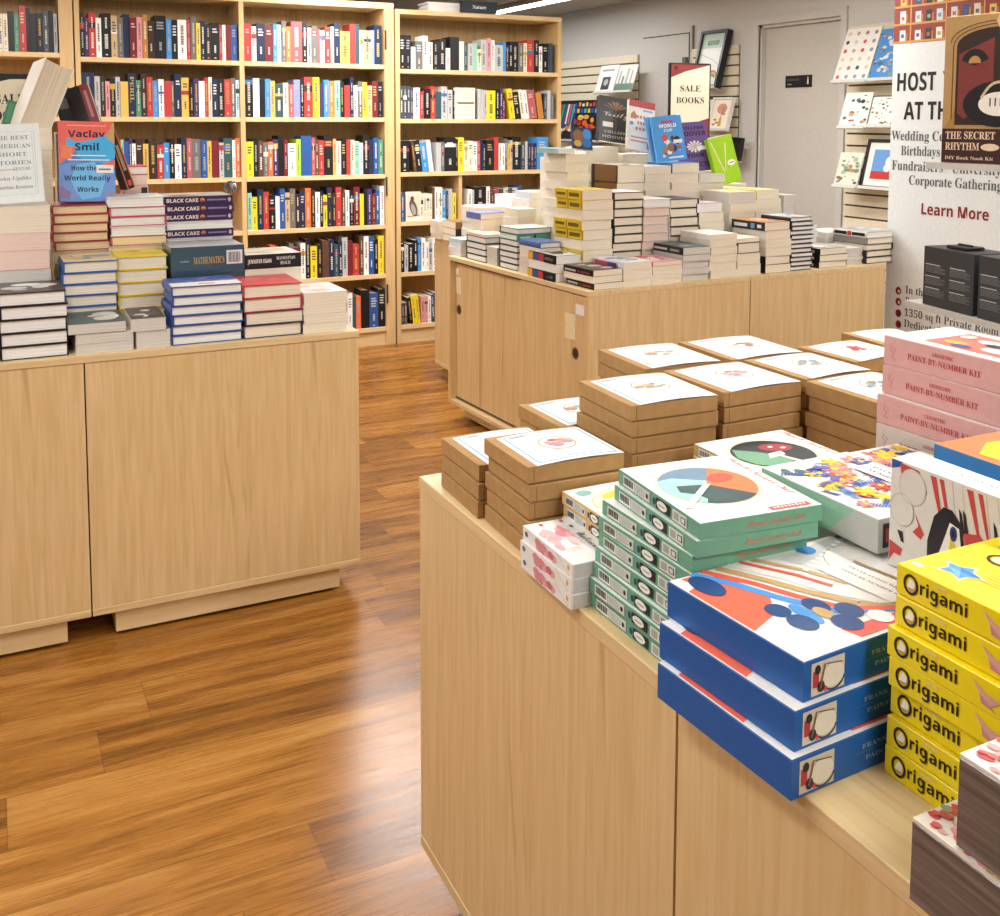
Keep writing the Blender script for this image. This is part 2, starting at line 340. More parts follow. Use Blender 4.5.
# ================================================================== CABINETS
TF, TL = .785, .80
def cabinet(label, loc, deg, W, D, T, group, top=True, kick=.06, kh=.077, edge=.02, doors=False, gap=.0015, kf=.06):
    t = thing('display_cabinet', label, 'cabinet', loc, radians(deg), group)
    a, b = gap, W-gap; zt = T-edge if top else T-.001
    if top: f = MB(); f.box(a, 0, T-edge, b, D, T, MAPLE_TOP_LIT, bev=.0015, f=MAPLE_X, l=MAPLE_X, r=MAPLE_X, b=MAPLE_X); f.build('top_panel', t)
    f = MB(); f.box(a, 0, kh, b, D, kh+edge, MAPLE_X, bev=.0015); f.build('bottom_panel', t)
    for x0, x1 in ((a, a+.019), (b-.019, b)):
        f = MB(); f.box(x0, .0195 if not doors else 0, kh+edge, x1, D-.001, zt, MAPLE); f.build('side_panel', t)
    f = MB(); f.box(a+.02, D-.02, kh+edge, b-.02, D-.002, zt, MAPLE); f.build('back_panel', t)
    f = MB()
    f.box(a+kick, kf, .012, b-kick, kf+.018, kh, MAPLE_X, bev=.001); [f.box(q-.02, kf+.03, 0, q+.02, kf+.07, .02, BLACK) for q in (a+.12, b-.12)]; f.box(a+kick, D-kick-.018, 0, b-kick, D-kick, kh, MAPLE_X)
    f.box(a+kick, kf+.018, 0.012, a+kick+.018, D-kick-.018, kh, MAPLE_X); f.box(b-kick-.018, kf+.018, 0.012, b-kick, D-kick-.018, kh, MAPLE_X)
    f.build('toe_kick', t)
    if not doors:
        f = MB(); f.box(a, .0012, kh+edge, b, .019, zt, MAPLE); f.build('front_panel', t)
    else:
        f = MB(); f.box(a+.019, .055, kh+edge, b-.019, .06, zt, DARK)
        f.box(a+.019, .028, zt-.014, b-.019, .052, zt, C('#6b5a47', .5)); f.box(a+.019, .028, kh+edge, b-.019, .052, kh+edge+.006, C('#6b5a47', .5)); f.build('door_track', t)
        for (x0, x1, y, px) in ((a+.021, W*.58, .034, .05), (W*.56, b-.021, .008, W-.1)):
            f = MB(); f.box(x0, y, kh+edge+.008, x1, y+.016, zt-(.016 if y > .02 else .006), MAPLE, bev=.001); d = f.build('sliding_door', t)
            g = MB(); F2 = fr_front(px, y, .53)
            g.ring(F2, 0, 0, .024, .024, .006, C('#7a5f40', .5), .0008); g.ell(F2, 0, 0, .018, .018, C('#3d2c1c', .7), .0006); g.build('finger_pull', d)
            g = MB()
            if y > .02: g.rect(F2, -.04, .165, -.005, .195, C('#f1efe8'), .001); g.rect(F2, -.04, .075, .02, .155, C('#efe2bf'), .001)
            else: g.rect(F2, .0, .155, .06, .195, C('#f1efe8'), .001); g.rect(F2, -.075, .05, .0, .15, C('#e9d9b4'), .001); g.line(F2, (-.07, .14), (-.005, .085), .008, C('#f5e08a'), .0014)
            g.build('paper_note', d)
    return t
# front table: four units whose long sides face the aisle
for i, (x, y, lb) in enumerate([(.68, 1.71, 'maple cabinet at the far end of the near table, under the kraft boxes'), (.68, .921, 'maple cabinet under the stacked blue and yellow kit boxes'),
                                (.68, .132, 'maple cabinet nearest the camera, under the grey paper packs')]):
    cabinet(lb, (x, y, 0), -90, .787, .535, TF, 'near display cabinets', edge=.022)
for (x, y, lb) in [(1.217, 1.71, 'maple cabinet behind, far corner of the near table'), (1.217, .921, 'maple cabinet behind, under the pink kit boxes')]:
    cabinet(lb, (x, y, 0), -90, .787, .535, TF, 'near display cabinets', edge=.022)
# left table with one continuous worktop
cabinet('maple cabinet under the left book table, end unit by the aisle', (.21, 2.93, 0), 0, .765, .72, TL-.02, 'left display cabinets', top=False, kf=.02)
cabinet('maple cabinet under the left book table, unit cut by the frame edge', (-.56, 2.93, 0), 0, .769, .72, TL-.02, 'left display cabinets', top=False, kf=.02)
cabinet('maple cabinet outside the frame beyond the left book table', (-1.33, 2.93, 0), 0, .769, .72, TL-.02, 'left display cabinets', top=False, kf=.02)
f = MB(); f.box(-1.33, 2.928, TL-.02, .976, 3.652, TL, MAPLE_TOP_LIT, bev=.0015, f=MAPLE_X)
tag(f.build('worktop'), 'maple worktop of the left book table, paler by painted-in light', 'worktop')
# far table, turned three degrees
FA = 3.0; FU = Vector((cos(radians(FA)), sin(radians(FA)), 0)); FV = Vector((-sin(radians(FA)), cos(radians(FA)), 0)); FP = Vector((2.005, 3.309, 0))
def fxy(u, v, z=0): return FP+FU*u+FV*v+Vector((0, 0, z))
cabinet('maple cabinet with two sliding doors and taped paper notes', fxy(0, 1.19), FA-90, 1.19, .805, TF, 'far display cabinets', doors=True)
cabinet('maple cabinet of the far table, beside the white banner', fxy(.808, 1.19), FA-90, 1.19, .805, TF, 'far display cabinets')
cabinet('maple cabinet standing behind the sliding-door cabinet, by the bookcase', (2.19, 5.258, 0), -90, .655, .8, TF, 'far display cabinets')
cabinet('maple cabinet behind the far table, its side hidden by book piles', (2.992, 5.258, 0), -90, .655, .8, TF, 'far display cabinets')

# ================================================================== BOOKCASES
def bookcase(label, x0, x1, zt, shelves, lw, rw, top, divs=(), part_div=None, D=.33, y0=6.14):
    t = thing('bookcase', label, 'bookcase', ((x0+x1)/2, y0, 0), 0, 'bookcases along the back'); cx = (x0+x1)/2
    def B(n, *a, **k): f = MB(); f.box(*a, **k); o = f.build(n, t); o.location = (0, 0, 0); return o
    L = lambda x: x-cx
    for a, b in ((x0, x0+lw), (x1-rw, x1)): B('side_panel', L(a), 0, 0, L(b), D, zt-top, BIRCH, bev=.002)
    B('top_panel', L(x0), 0, zt-top, L(x1), D, zt, BIRCH_X, bev=.002)
    B('back_panel', L(x0+lw), D-.012, .0, L(x1-rw), D-.002, zt-top, BIRCH_B)
    B('kick_board', L(x0+lw), .015, 0, L(x1-rw), .033, shelves[-1]-.028, BIRCH_X)
    xs = [x0+lw]+[q for d in divs for q in d]+[x1-rw]
    for a, b in divs: B('divider', L(a), 0.002, 0, L(b), D-.014, zt-top, BIRCH)
    for k in range(0, len(xs), 2):
        for z in shelves: B('shelf', L(xs[k])+.001, .0, z-.027, L(xs[k+1])-.001, D-.014, z, BIRCH_X, bev=.001)
    if part_div: B('divider', L(part_div[0]), .01, part_div[2], L(part_div[1]), D-.014, part_div[3], BIRCH)
    return t
SH1 = [1.767, 1.440, 1.087, .770, .457, .118]
SH2 = [1.744, 1.432, 1.095, .781, .457, .118]
BC1 = bookcase('wide light wood bookcase with two bays of colourful hardbacks', .444, 2.288, 2.148, SH1, .026, .062, .038, ((1.333, 1.361),))
bookcase('tall narrow light wood bookcase under a small black sign', 2.300, 3.487, 2.114, SH2, .028, .028, .03, (), (2.735, 2.757, .781, 1.067))
bookcase('light wood bookcase at the left edge of the frame', -.62, .436, 2.148, [1.785, 1.44, 1.087, .770, .457, .118], .03, .07, .038)
# dark hinges left on the stile of the wide bookcase
f = MB()
for z in (1.86, .95, .27): f.box(2.228, 6.132, z, 2.238, 6.1398, z+.12, C('#3a3836', .4))
o = f.build('hinge_plate', BC1); o.location = -Vector(BC1.location)
# black sign and papers on top of the narrow case
a = ony(461.5, 17.5, 6.12); b = ony(497, 8, 6.12)
f = MB(); f.box(a.x, 6.12, 2.1145, b.x, 6.15, 2.1145+(b.z-a.z), C('#1d2430', .45)); F2 = fr_front(a.x, 6.12, 2.1145)
f.text(F2, 'Nature', (b.x-a.x)/2, .024, .022, C('#e8e8e8'), 'serif', align='c')
tag(f.build('shelf_sign'), 'black sign with white serif lettering on top of the narrow bookcase', 'sign')
# ================================================================== SHELVED BOOKS
PAL = {'k': ('#17171b', 'black'), 'n': ('#1c2a48', 'navy'), 'b': ('#2a5597', 'blue'), 'B': ('#3f8fd6', 'azure'), 'r': ('#b93a38', 'red'), 'R': ('#742029', 'maroon'), 'w': ('#efeeea', 'white'),
       'c': ('#e9e0c9', 'cream'), 'y': ('#e9d029', 'yellow'), 'Y': ('#dcb455', 'ochre'), 'o': ('#e96f38', 'orange'), 'O': ('#b9803a', 'amber'), 'g': ('#4f8a6b', 'green'), 't': ('#33525a', 'teal'),
       'G': ('#6d6a68', 'grey'), 's': ('#b9babb', 'silver'), 'p': ('#d9959b', 'pink'), 'u': ('#3f2f63', 'purple'), 'm': ('#5d4034', 'brown'), 'M': ('#3a2622', 'umber'), 'T': ('#c9ab80', 'tan'),
       'l': ('#a9d629', 'lime'), 'i': ('#8fcbb2', 'mint'), 'L': ('#8690c4', 'lavender'), 'S': ('#3f4a55', 'slate'), 'C': ('#c3e2ea', 'icy'), 'D': ('#b25b5f', 'rose')}
def spine_marks(f, fr, t, h, c, rnd, title=None):
    dark = c in 'knbRutmMSGrDgoOBL'
    ink = C(rnd.choice(['#bdb8aa', '#b89f5e', '#d9d6cc', '#9aa0a6', '#c9c2b0'] if dark else ['#4a4a4e', '#8a4a4a', '#4a5a7a', '#75706a']), .5)
    if title:
        f.text(fr, title, t*.26, h*.93, t*.5, ink, 'serif', rot=-pi/2, width=h*.6); 
        f.rect(fr, t*.35, h*.07, t*.65, h*.12, ink); return
    sty = rnd.random()
    if sty < .2: return
    if sty > .8:   # coloured band
        z = rnd.uniform(.55, .8)*h; f.rect(fr, .0005, z, t-.0005, z+h*rnd.uniform(.06, .16), C(rnd.choice(['#c9a24a', '#a23434', '#e8e4d8', '#2e2c30', '#3f6ea5']), .5), .0003)
    def run(z0, z1, wd):
        z = z0
        while z < z1-.004:
            l = rnd.uniform(.004, .012); l = min(l, z1-z)
            f.rect(fr, t*(.5-wd*.8), z, t*(.5+wd*.8), z+l, ink, .0006); z += l+.003
    k = rnd.random()
    if t > .03 and k < .5:      # stacked horizontal title lines
        z = h*.82
        for j in range(rnd.randint(2, 4)): f.rect(fr, t*.2, z, t*rnd.uniform(.65, .82), z+.008, ink, .0006); z -= .016
        run(h*.2, h*.4, .13)
    elif k < .75: run(h*rnd.uniform(.35, .45), h*.86, .2); run(h*.16, h*.3, .12)
    else: run(h*.66, h*.9, .13); run(h*.2, h*.55, .22)
    if rnd.random() < .5: f.rect(fr, t*.38, h*.05, t*.62, h*.075, ink, .0006)
def shelf_book(t, h, d, c, rnd, hard=True, title=None, face=None):
    """upright book: spine towards -y. returns (cover mesh, page mesh)"""
    cv = C(PAL[c][0], .42 if hard else .32, .4); b = .0026 if hard else .0008; ins = .004 if hard else .0006
    f = MB()
    f.box(0, 0, 0, b, d, h, cv); f.box(t-b, 0, 0, t, d, h, cv); f.box(b, 0, 0, t-b, .0016, h, cv)
    spine_marks(f, fr_front(0, 0, 0), t, h, c, rnd, title)
    p = MB(); p.box(b, .0018, ins, t-b, d-ins, h-ins, PGS['cream'])
    return f.mesh('cover'), p.mesh('page_block')
NAMED = {}
used_labels = set()
def uniq(lb):
    if lb in used_labels: raise ValueError('dup label '+lb)
    used_labels.add(lb); return lb
def shelf_row(spec, xa, xb, z, shelf, group, hard=True, y=6.15, tall=.228, seed=0, lean_from=None, depth=.155, titles={}):
    """spec: list of (code, width weight, height factor[, lean degrees])"""
    rnd = random.Random(seed*77+5)
    items = [(s+(1.0, 0)[len(s)-2:]) if len(s) < 4 else s for s in spec]
    items = [((s[0], s[1], s[2] if len(s) > 2 else None, s[3] if len(s) > 3 else 0)) for s in spec]
    tot = sum(s[1] for s in items); k = (xb-xa)/tot; x = xa; pos = 0
    cols = [PAL[s[0]][1] if s[0] != '_' else None for s in items]
    kind = 'hardback' if hard else 'paperback'
    HB = [hard or (s[2] is not None and s[2] > 1) for s in items]
    real = [i for i, q in enumerate(cols) if q]
    cands = {}
    for n, i in enumerate(real):
        L = cols[real[n-1]] if n else None; R = cols[real[n+1]] if n+1 < len(real) else None
        cands[i] = (L, R, n)
    keys = {}
    for i in real: keys.setdefault((cands[i][0], cols[i], cands[i][1]), []).append(i)
    for i, (c, w, hf, ln) in enumerate(items):
        t = w*k
        if c == '_': x += t; continue
        L, R, n = cands[i]
        kind = 'hardback' if HB[i] else 'paperback'
        h = tall*(hf if hf else rnd.uniform(.88, 1.02)); g = .0006
        ti = max(.006, t-2*g)
        art = 'an' if cols[i][0] in 'aeiou' else 'a'
        if L and R: lb = f'{cols[i]} {kind} between {L} and {R} ones'
        elif R: lb = f'{cols[i]} {kind} at the left end, next to {R}'
        elif L: lb = f'{cols[i]} {kind} at the right end, next to {L}'
        else: lb = f'{cols[i]} {kind} standing alone'
        if len(keys[(L, cols[i], R)]) > 1: lb += f', {ORD[n]} from left'
        lb += ', '+shelf
        cm, pm = shelf_book(ti, h, min(depth, .155)*rnd.uniform(.92, 1.0) if hard else depth*rnd.uniform(.85, 1), c, rnd, HB[i], titles.get(n))
        o = thing('hardback_book' if HB[i] else 'paperback_book', uniq(lb), 'book', (x+g, y+rnd.uniform(0, .008), z+.0006), 0, group)
        if ln:
            o.rotation_euler.y = radians(ln)
            if ln < 0: o.location.x += ti*(1-cos(radians(ln))); o.location.z += ti*sin(radians(-ln))*0
            if ln > 0: o.location.z += ti*sin(radians(ln))
        mobj('cover', cm, o); mobj('page_block', pm, o)
        x += t
def parse(s):
    """'k3 w2.5^ r4/8' -> code, weight, optional height flag (^ tall, _ short), optional /lean degrees"""
    out = []
    for q in s.split():
        ln = 0; hf = None
        if '/' in q: q, l_ = q.split('/'); ln = float(l_)
        if q.endswith('^'): hf = 1.06; q = q[:-1]
        elif q.endswith('~'): hf = .86; q = q[:-1]
        elif q.endswith('!'): hf = .7; q = q[:-1]
        out.append((q[0], float(q[1:]), hf, ln))
    return out
def px_row(spec, pa, pb, zi, shelf, group, yb, **k):
    xa = ony(pa, yb, 6.15).x; xb = ony(pb, yb, 6.15).x
    for a, b in ((-.59, .364), (.472, 1.331), (1.363, 2.224), (2.33, 3.457)):
        if a-.05 < (xa+xb)/2 < b+.05: xa = max(xa, a); xb = min(xb, b)
    shelf_row(parse(spec), xa, xb, zi, shelf, group, **k)
GB = 'hardbacks in the wide bookcase'; GN = 'paperbacks in the narrow bookcase'
px_row('k2.5^ u2.2 r3.7^ w3 k5.2^ T3.4 G3.2 n3.5^ R3.8 p3.2 O2.8^ M3.8 k6.6^ B3 k3.5 w5.2 r2.2 G3.2^ y2.4 n3 M3 k5 r1.8 w2 R3.3 b3.7', 78, 238, SH1[0], 'top shelf, left bay', GB, 58, seed=1)
px_row('n6.8^ s3 M2.7 p2.4~ k3 s2.6 Y4.2~ n4.2^ g2.7 M3.2^ r3.3 B3.2 w3 r4 G2 n3.8^ Y4.4 k2.6~ u2.9 w3.4 r2.2 c2.2 n3.2 k3.9 r3.8 G2.8 C2.2', 79, 240, SH1[1], 'second shelf, left bay', GB, 115, seed=2, titles={7: 'PERIL', 24: 'ALLEGIANT'})
px_row('r2 i2 b3.4 u2 w2.8 M5 Y3.8 M6.2 r4.8~ B4.2 k3.5 w4.8~ n4 D3.8 G6.8 b4.4 Y3.4 R5.4 s3.6 t6.4 w2.4 o3.8', 119, 242, SH1[2], 'third shelf, left bay', GB, 176, seed=3)
px_row('b3 w3 m3 n3', 207, 243, SH1[4]+.001, 'fifth shelf, left bay', GB, 265, seed=14)
px_row('r4 w2.6 n4.7 R4.2 B2.2 C2.4 G2.6^ O2.5 D6.2^ k2.8^ s2.4 G3.2 D1.6 w2.6~ r3.4 w1.8 n3.4^ Y5.6~ r3.4^ t2.2^ w2.5 T4.2 L2 n4.4^', 242.5, 382, SH1[0], 'top shelf, right bay', GB, 61, seed=4)
px_row('k4.4^ w3.4 k2.8 B3 Y2.6 t4.2~ c3 D2.8~ L3.6 k2.2 r4.7^ y3.8^ u2.4 B2.8 O3.4 i3.2 k2.2 r3.2~ n2.2^ w2.6~ G2.6 y2.6 T3~ R3.2 k3', 243.5, 383, SH1[1], 'second shelf, right bay', GB, 116, seed=5)
px_row('y3 k2 m2 G2 o1.9 u2.2 k2.1^ R1.8 w3.4~ l2 b4.4^ D1.6 m1.6 r2.2 k3.8^ Y1.4 w2 k2.4 r1.8 c1.7 i2.2 w1.6~ k2.7^ n1.8 b2.2 g2.2', 244.5, 383.5, SH1[2], 'third shelf, right bay', GB, 176, seed=6)
px_row('i1.8 y2.2~ n2.4^ r2.2 k2.6 w1.8~ b2.2^ T2 G2.3^ M1.8 n2.2 o2.4^ M1.8 w2 k1.3 y1.7~ n2.2^ M1.6 r2.4^ m1.6 w1.8 k1.8 R2.6^ y1.8~ k1.5 u2 R1.8~ b1.8 w1.9^', 248, 384.5, SH1[3], 'fourth shelf, right bay', GB, 227, seed=7)
px_row('k3~ m2~ D1.6~ T2~ o2.2 T1.5! k2~ u1.8~ G1.8 R2.8~ w2 k2^ y2.8~ k2 m2.8 n2.2 t1.9 n1.5 s2.3^ R2.1 r2.8~ m1.8^ w2.2^ b2.4^ k1.7 y2.6^', 249, 384.5, SH1[4], 'fifth shelf, right bay', GB, 276, seed=8)
px_row('w2 t1.4 o2 k3.4^ b3.6 k2.8^', 348, 386, SH1[5], 'lowest shelf, right bay', GB, 326, seed=9)
px_row('c2.2~ c2.4~ c2.4~ k3 g2.6~ r3.4^ k2 k3 k3.2 S3 k2.4 s1.8', -6, 58, 1.786, 'shelf of the left edge bookcase', 'books in the left edge bookcase', 50, seed=10)
# narrow bookcase
px_row('k2.8^ k2.6^ w2! G3.4 w2.4^ c2.2~ k3 k3.2 w2.1! k4.4^ c2.3 t1.8 s2.7~ i1.9 c1.8! s2.8 p2.3^ w1.7 s4.2~ B1.4 M1.6~ k1.7 k3 G2.6 c1.9 r3.6^ k2.5^ w1.8~ k3 S2.4', 399.5, 553, SH2[0], 'narrow case top shelf', GN, 70, seed=21, hard=False, tall=.2)
px_row('S1.7^ S1.6^ S1.6^ S1.5 w3 r1.8 k3.1 r2.4^ t2.8 s2.8^ s2.4 k2 _10.4 s1.6 s1.5 s1.3 y4.4 k2 u1.6 R1.3! _2.4 y2.6/-8 k3.2/-8 c2/-8 w2/-8 D4/-8 _.6 O3/-8 S1.6 s1.8 G1.8', 399.8, 554, SH2[1], 'narrow case second shelf', GN, 119, seed=22, hard=False, tall=.195)
px_row('k4.4 _2.2 m1.4/-7 k2.6/-7 B3.4/-7 w2/-7 _1.2 s2.4 G1.6 k5.4^ k1.2 y3^ c2~ c2.4 w2.2 r1.4 n1.4 n1.4~ k4.2 r2.4^ w1.6~ w1.6~ G1.2 Y1.7~ s1 k4.4^ S2 s1.5 n1.6~ u1.6~ n1.5~ B6^', 400, 548, SH2[2], 'narrow case third shelf', GN, 172, seed=23, hard=False, tall=.205)
px_row('b2 _8.4 c1.6~ c1.6~ c1.6~ c1.5~ m1.4^ w2^ c2^ B2 S1.2 s2.4 y2~', 401, 456.5, SH2[3], 'narrow case fourth shelf', GN, 222, seed=24, hard=False, tall=.2)
px_row('w2 s1 k5.6^ w1.8^ m2.4~ r1.6 S2.5 k2 S2 k2.4 b2.2^ _8.4 O2.6 c2 s2', 468, 552, SH2[3], 'narrow case fourth shelf right side', GN, 222, seed=25, hard=False, tall=.195)
px_row('k1.6 s1.6~ k2.4 k1.8 B1.6^ w1.9^ w1.4 s1.6 w1.8^ w1.7 w1.7~ w1.7~ w1.7 c2 k2 b2', 401, 465, SH2[4], 'narrow case fifth shelf', GN, 272, seed=26, hard=False, tall=.2)
px_row('S1.6! m1.6! _1.2 k2~/-6 y2.3/-6 y1.7/-6 _.4 p1.9~ p1.9~ w1.7~ _.5 S2/-3 b1.6/-3 w1.9~ R1.2!', 402, 444, SH2[5], 'narrow case lowest shelf', GN, 323, seed=27, hard=False, tall=.2)
# face-out books among the spines
def face_book(pa, pb, yt, yb, z, label, base, art, w=None, y=6.152, t=.022):
    a = ony(pa, yb, y); b = ony(pb, yb, y); hh = ony(pa, yt, y).z-z-.001; W = b.x-a.x
    o = thing('paperback_book', uniq(label), 'book', (a.x, y, z+.0008), 0, 'face-out books in the narrow bookcase')
    f = MB(); cv = C(base, .4); f.box(0, 0, 0, W, .001, hh, cv); f.box(0, t-.001, 0, W, t, hh, cv); f.box(0, .001, 0, .001, t-.001, hh, cv)
    art(f, fr_front(0, 0, 0), W, hh); f.build('cover', o)
    p = MB(); p.box(.0012, .001, .0006, W-.0006, t-.001, hh-.0006, PG['cream']); p.build('page_block', o)
def art_c(f, F, W, h):
    f.rect(F, W*.12, h*.48, W*.95, h*.54, C('#6b5f52')); 
    for z, a in ((.86, .5), (.78, .4), (.68, .55), (.36, .5), (.28, .4), (.12, .6)): f.rect(F, W*(.55-a/2), h*z, W*(.55+a/2), h*(z+.018), C('#b9ac92'))
def art_bird(f, F, W, h):
    f.rect(F, W*.08, h*.1, W*.95, h*.92, C('#d9cfba')); f.ell(F, W*.5, h*.45, W*.24, h*.3, C('#5c554e'), .0006, rot=.3); f.ell(F, W*.42, h*.76, W*.12, h*.09, C('#4b443f'), .0007)
    f.ell(F, W*.5, h*.4, W*.14, h*.2, C('#a79f94'), .0008, rot=.3); f.line(F, (W*.1, h*.16), (W*.9, h*.2), .004, C('#4b3a30'), .0008); f.rect(F, W*.55, h*.02, W*.95, h*.14, C('#f1ede4'), .0007)
def art_bone(f, F, W, h):
    f.line(F, (W*.1, h*.5), (W*.55, h*.75), .008, C('#6f665c')); f.ell(F, W*.68, h*.78, W*.16, h*.06, C('#6f665c'), .0006); f.line(F, (W*.2, h*.35), (W*.8, h*.3), .006, C('#857b70')); f.rect(F, W*.15, h*.88, W*.85, h*.92, C('#55504a'))
face_book(455, 475, 87.5, 119.5, SH2[1], 'cream book shown front cover out on the second shelf of the narrow case', '#e7dfca', art_c)
face_book(406, 421, 192, 221, SH2[3], 'book with a dark bird on its cover, facing out in the narrow case', '#e4dccb', art_bird, t=.014)
face_book(503.5, 519, 188, 222, SH2[3], 'pale grey book with a sketched skeleton cover, facing out in the narrow case', '#c9c4ba', art_bone, t=.014)
# ================================================================== BOOK PILES
def lying_book(w, d, h, cover, pages, spine, hard, deco=None, top=None):
    """book lying flat, box [0,w]x[0,d]x[0,h]; spine on side l/r/f/b"""
    cv = cover if not isinstance(cover, str) else C(cover, .4, .4)
    f = MB(); b = .0026 if hard else .0009; ins = .004 if hard else .0006
    f.box(0, 0, 0, w, d, b, cv); f.box(0, 0, h-b, w, d, h, cv)
    i = {q: ins for q in 'lrfb'}; i[spine] = b+.0004
    q = {'l': (0, 0, b, d), 'r': (w-b, 0, w, d), 'f': (0, 0, w, b), 'b': (0, d-b, w, d)}[spine]
    if hard and spine in 'lr':      # rounded back
        x0, s = (0, -1) if spine == 'l' else (w, 1); n = 6
        pr = [(x0+s*.004*sin(pi*j/n), b*.0+h*j/n) for j in range(n+1)]
        f.add([(x, yy, z) for yy in (0, d) for x, z in pr], [((j, j+1, n+2+j, n+1+j) if s < 0 else (j+1, j, n+1+j, n+2+j)) for j in range(n)], cv)
        f.add([(x, 0, z) for x, z in pr]+[(x0-s*b, 0, z) for x, z in pr], [(j, j+1, n+2+j, n+1+j) for j in range(n)], cv)
    else: f.box(q[0], q[1], b, q[2], q[3], h-b, cv)
    if deco: deco(f, w, d, h)
    if top: top(f, fr_top(0, 0, h), w, d)
    p = MB(); p.box(i['l'], i['f'], b, w-i['r'], d-i['b'], h-b, PG[pages])
    return f.mesh('cover'), p.mesh('page_block')
BCACHE = {}
def pos_word(i, n):  # i from bottom
    t = n-1-i
    if n == 1: return 'the only one lying'
    if t == 0: return 'topmost'
    if i == 0: return 'bottom one'
    return f'{ORD[t]} down'
def pile(origin, ang, w, d, z0, H_, books, where, group, rnd, jit=.003, jr=1.2):
    """books from bottom to top: dict(c=cover, p=pages, s=spine, hard, n=colour word, deco, top, t=relative thickness, dw)"""
    n = len(books); tot = sum(b.get('t', 1) for b in books); z = z0
    for i, b in enumerate(books):
        h = (H_)*b.get('t', 1)/tot; hard = b.get('hard', True)
        ww = w*b.get('kw', 1); dd = d*b.get('kd', 1)
        key = (round(ww, 3), round(dd, 3), round(h, 4), str(b['c']), b.get('p', 'cream'), b.get('s', 'l'), hard, id(b.get('deco')), id(b.get('top')))
        if key not in BCACHE: BCACHE[key] = lying_book(ww, dd, h-.0004, b['c'], b.get('p', 'cream'), b.get('s', 'l'), hard, b.get('deco'), b.get('top'))
        cm, pm = BCACHE[key]
        jx, jy = rnd.uniform(-jit, jit)+b.get('dx', 0), rnd.uniform(0, jit)+b.get('dy', 0)
        ca, sa = cos(ang), sin(ang)
        lb = f"{b.get('n', 'cream-edged')} {'hardback' if hard else 'paperback'}, {pos_word(i, n)} in {where}"
        o = thing('hardback_book' if hard else 'paperback_book', uniq(lb), 'book', (origin[0]+jx*ca-jy*sa, origin[1]+jx*sa+jy*ca, z+.0002), ang+radians(rnd.uniform(-jr, jr)+b.get('rz', 0)), group)
        mobj('cover', cm, o); mobj('page_block', pm, o)
        z += h
    return z
RN = random.Random(11)
# cover pictures (plain, generic)
def top_art(bg, bits, txt=None, tc='#202024', kind='serif'):
    rr = random.Random(str(bg)+str(bits))
    spec = [(rr.uniform(.15, .85), rr.uniform(.2, .8), rr.uniform(.08, .28), rr.uniform(.05, .2), rr.choice(bits), rr.uniform(0, 3)) for _ in range(7)] if bits else []
    def f_(f, F, w, d):
        f.rect(F, .001, .001, w-.001, d-.001, C(bg, .3, .5), .0002)
        for a, b, ra, rb, c, r_ in spec:
            ra *= w; rb *= d; a = min(max(a*w, ra+.003), w-ra-.003) if ra*2 < w-.01 else w/2; b = min(max(b*d, ra+.003), d-max(ra, rb)-.003)
            f.ell(F, a, b, ra*.9, rb*.9, C(c, .3, .5), .0004+.00008*spec.index((next(s for s in spec if s[5] == r_))), n=9, rot=0)
        if txt: f.text(F, txt, w/2, d*.45, d*.11, C(tc), kind, align='c', width=w*.7, lift=.0012)
    return f_
def spine_deco(side, ink, blocks, txt=None, band=None):
    """marks along the spine of a lying book"""
    def f_(f, w, d, h):
        if side == 'l': F = fr_left(-.0042, d, 0); L = d
        elif side == 'f': F = fr_front(0, -.0002, 0); L = w
        if side == 'l' and band is not None: pass
        if band: f.rect(F, L*.02, h*.06, L*.98, h*.94, C(band, .4), .0002)
        if txt:
            for (s, a, wd, c, k, hh) in txt: f.text(F, s, L*a, h*(.5-hh/2), h*hh, C(c), k, width=L*wd, lift=.0006)
        for a0, a1, z0, z1, c in blocks: f.rect(F, L*a0, h*z0, L*a1, h*z1, C(c), .0005)
    return f_
# ---------------- left table piles (fronts parallel to the bookcases)
def lpile(pa, pb, yt, ypx_base, y, d, books, where, group='book piles on the left table', z0=TL, zt=None, jit=.003):
    a = ony(pa, ypx_base, y); b = ony(pb, ypx_base, y); top = zt if zt else ony((pa+pb)/2, yt, y).z
    return pile((a.x, y), 0, b.x-a.x, d, z0, top-z0, books, where, group, RN, jit)
def rep(_n, **k): return [dict(k) for _ in range(_n)]
blkt = top_art('#2a2a2c', ['#e8e8e8', '#c9c9c9', '#555555'])
g1 = rep(5, c='#17171a', p='white', s='l', n='black'); g1[-1]['top'] = blkt
lpile(1, 69, 292, 352, 2.95, .2, g1, 'the front pile at the left frame edge')
lpile(-70, -2, 300, 352, 2.95, .2, rep(4, c='#e6e2d8', p='cream', hard=False, n='pale'), 'the pile just outside the left frame edge')
def green_edge(f, w, d, h): f.rect(fr_front(0, -.0002, 0), w*.02, h*.02, w*.98, h*.14, C('#2f5a52'))
lpile(76, 134, 322, 348, 2.95, .19, [dict(c='#dcd6ca', p='grey', hard=False, n='grey-edged'), dict(c='#d8d2c5', p='grey', hard=False, n='beige-edged'),
      dict(c='#3d5a57', p='grey', hard=False, n='green and white covered', t=1.1, kw=1.0, dx=-.02, top=top_art('#39504f', ['#f2efe8', '#9fc0b4', '#20282c', '#e0e0da']))], 'the low pile right of the black books')
lpile(135.5, 170, 318, 345, 2.95, .19, [dict(c='#ddd8cc', p='grey', hard=False, n='thick grey-edged', t=1.6),
      dict(c='#d9d2c6', p='grey', hard=False, n='dark-covered', t=1.15, dx=-.012, kw=1.02, top=top_art('#2b2631', ['#f0ede6', '#51405c', '#3a3344']))], 'the low pile left of the blue hardbacks')
bluet = top_art('#e9e4da', ['#f1ece1', '#efe5d5'], None)
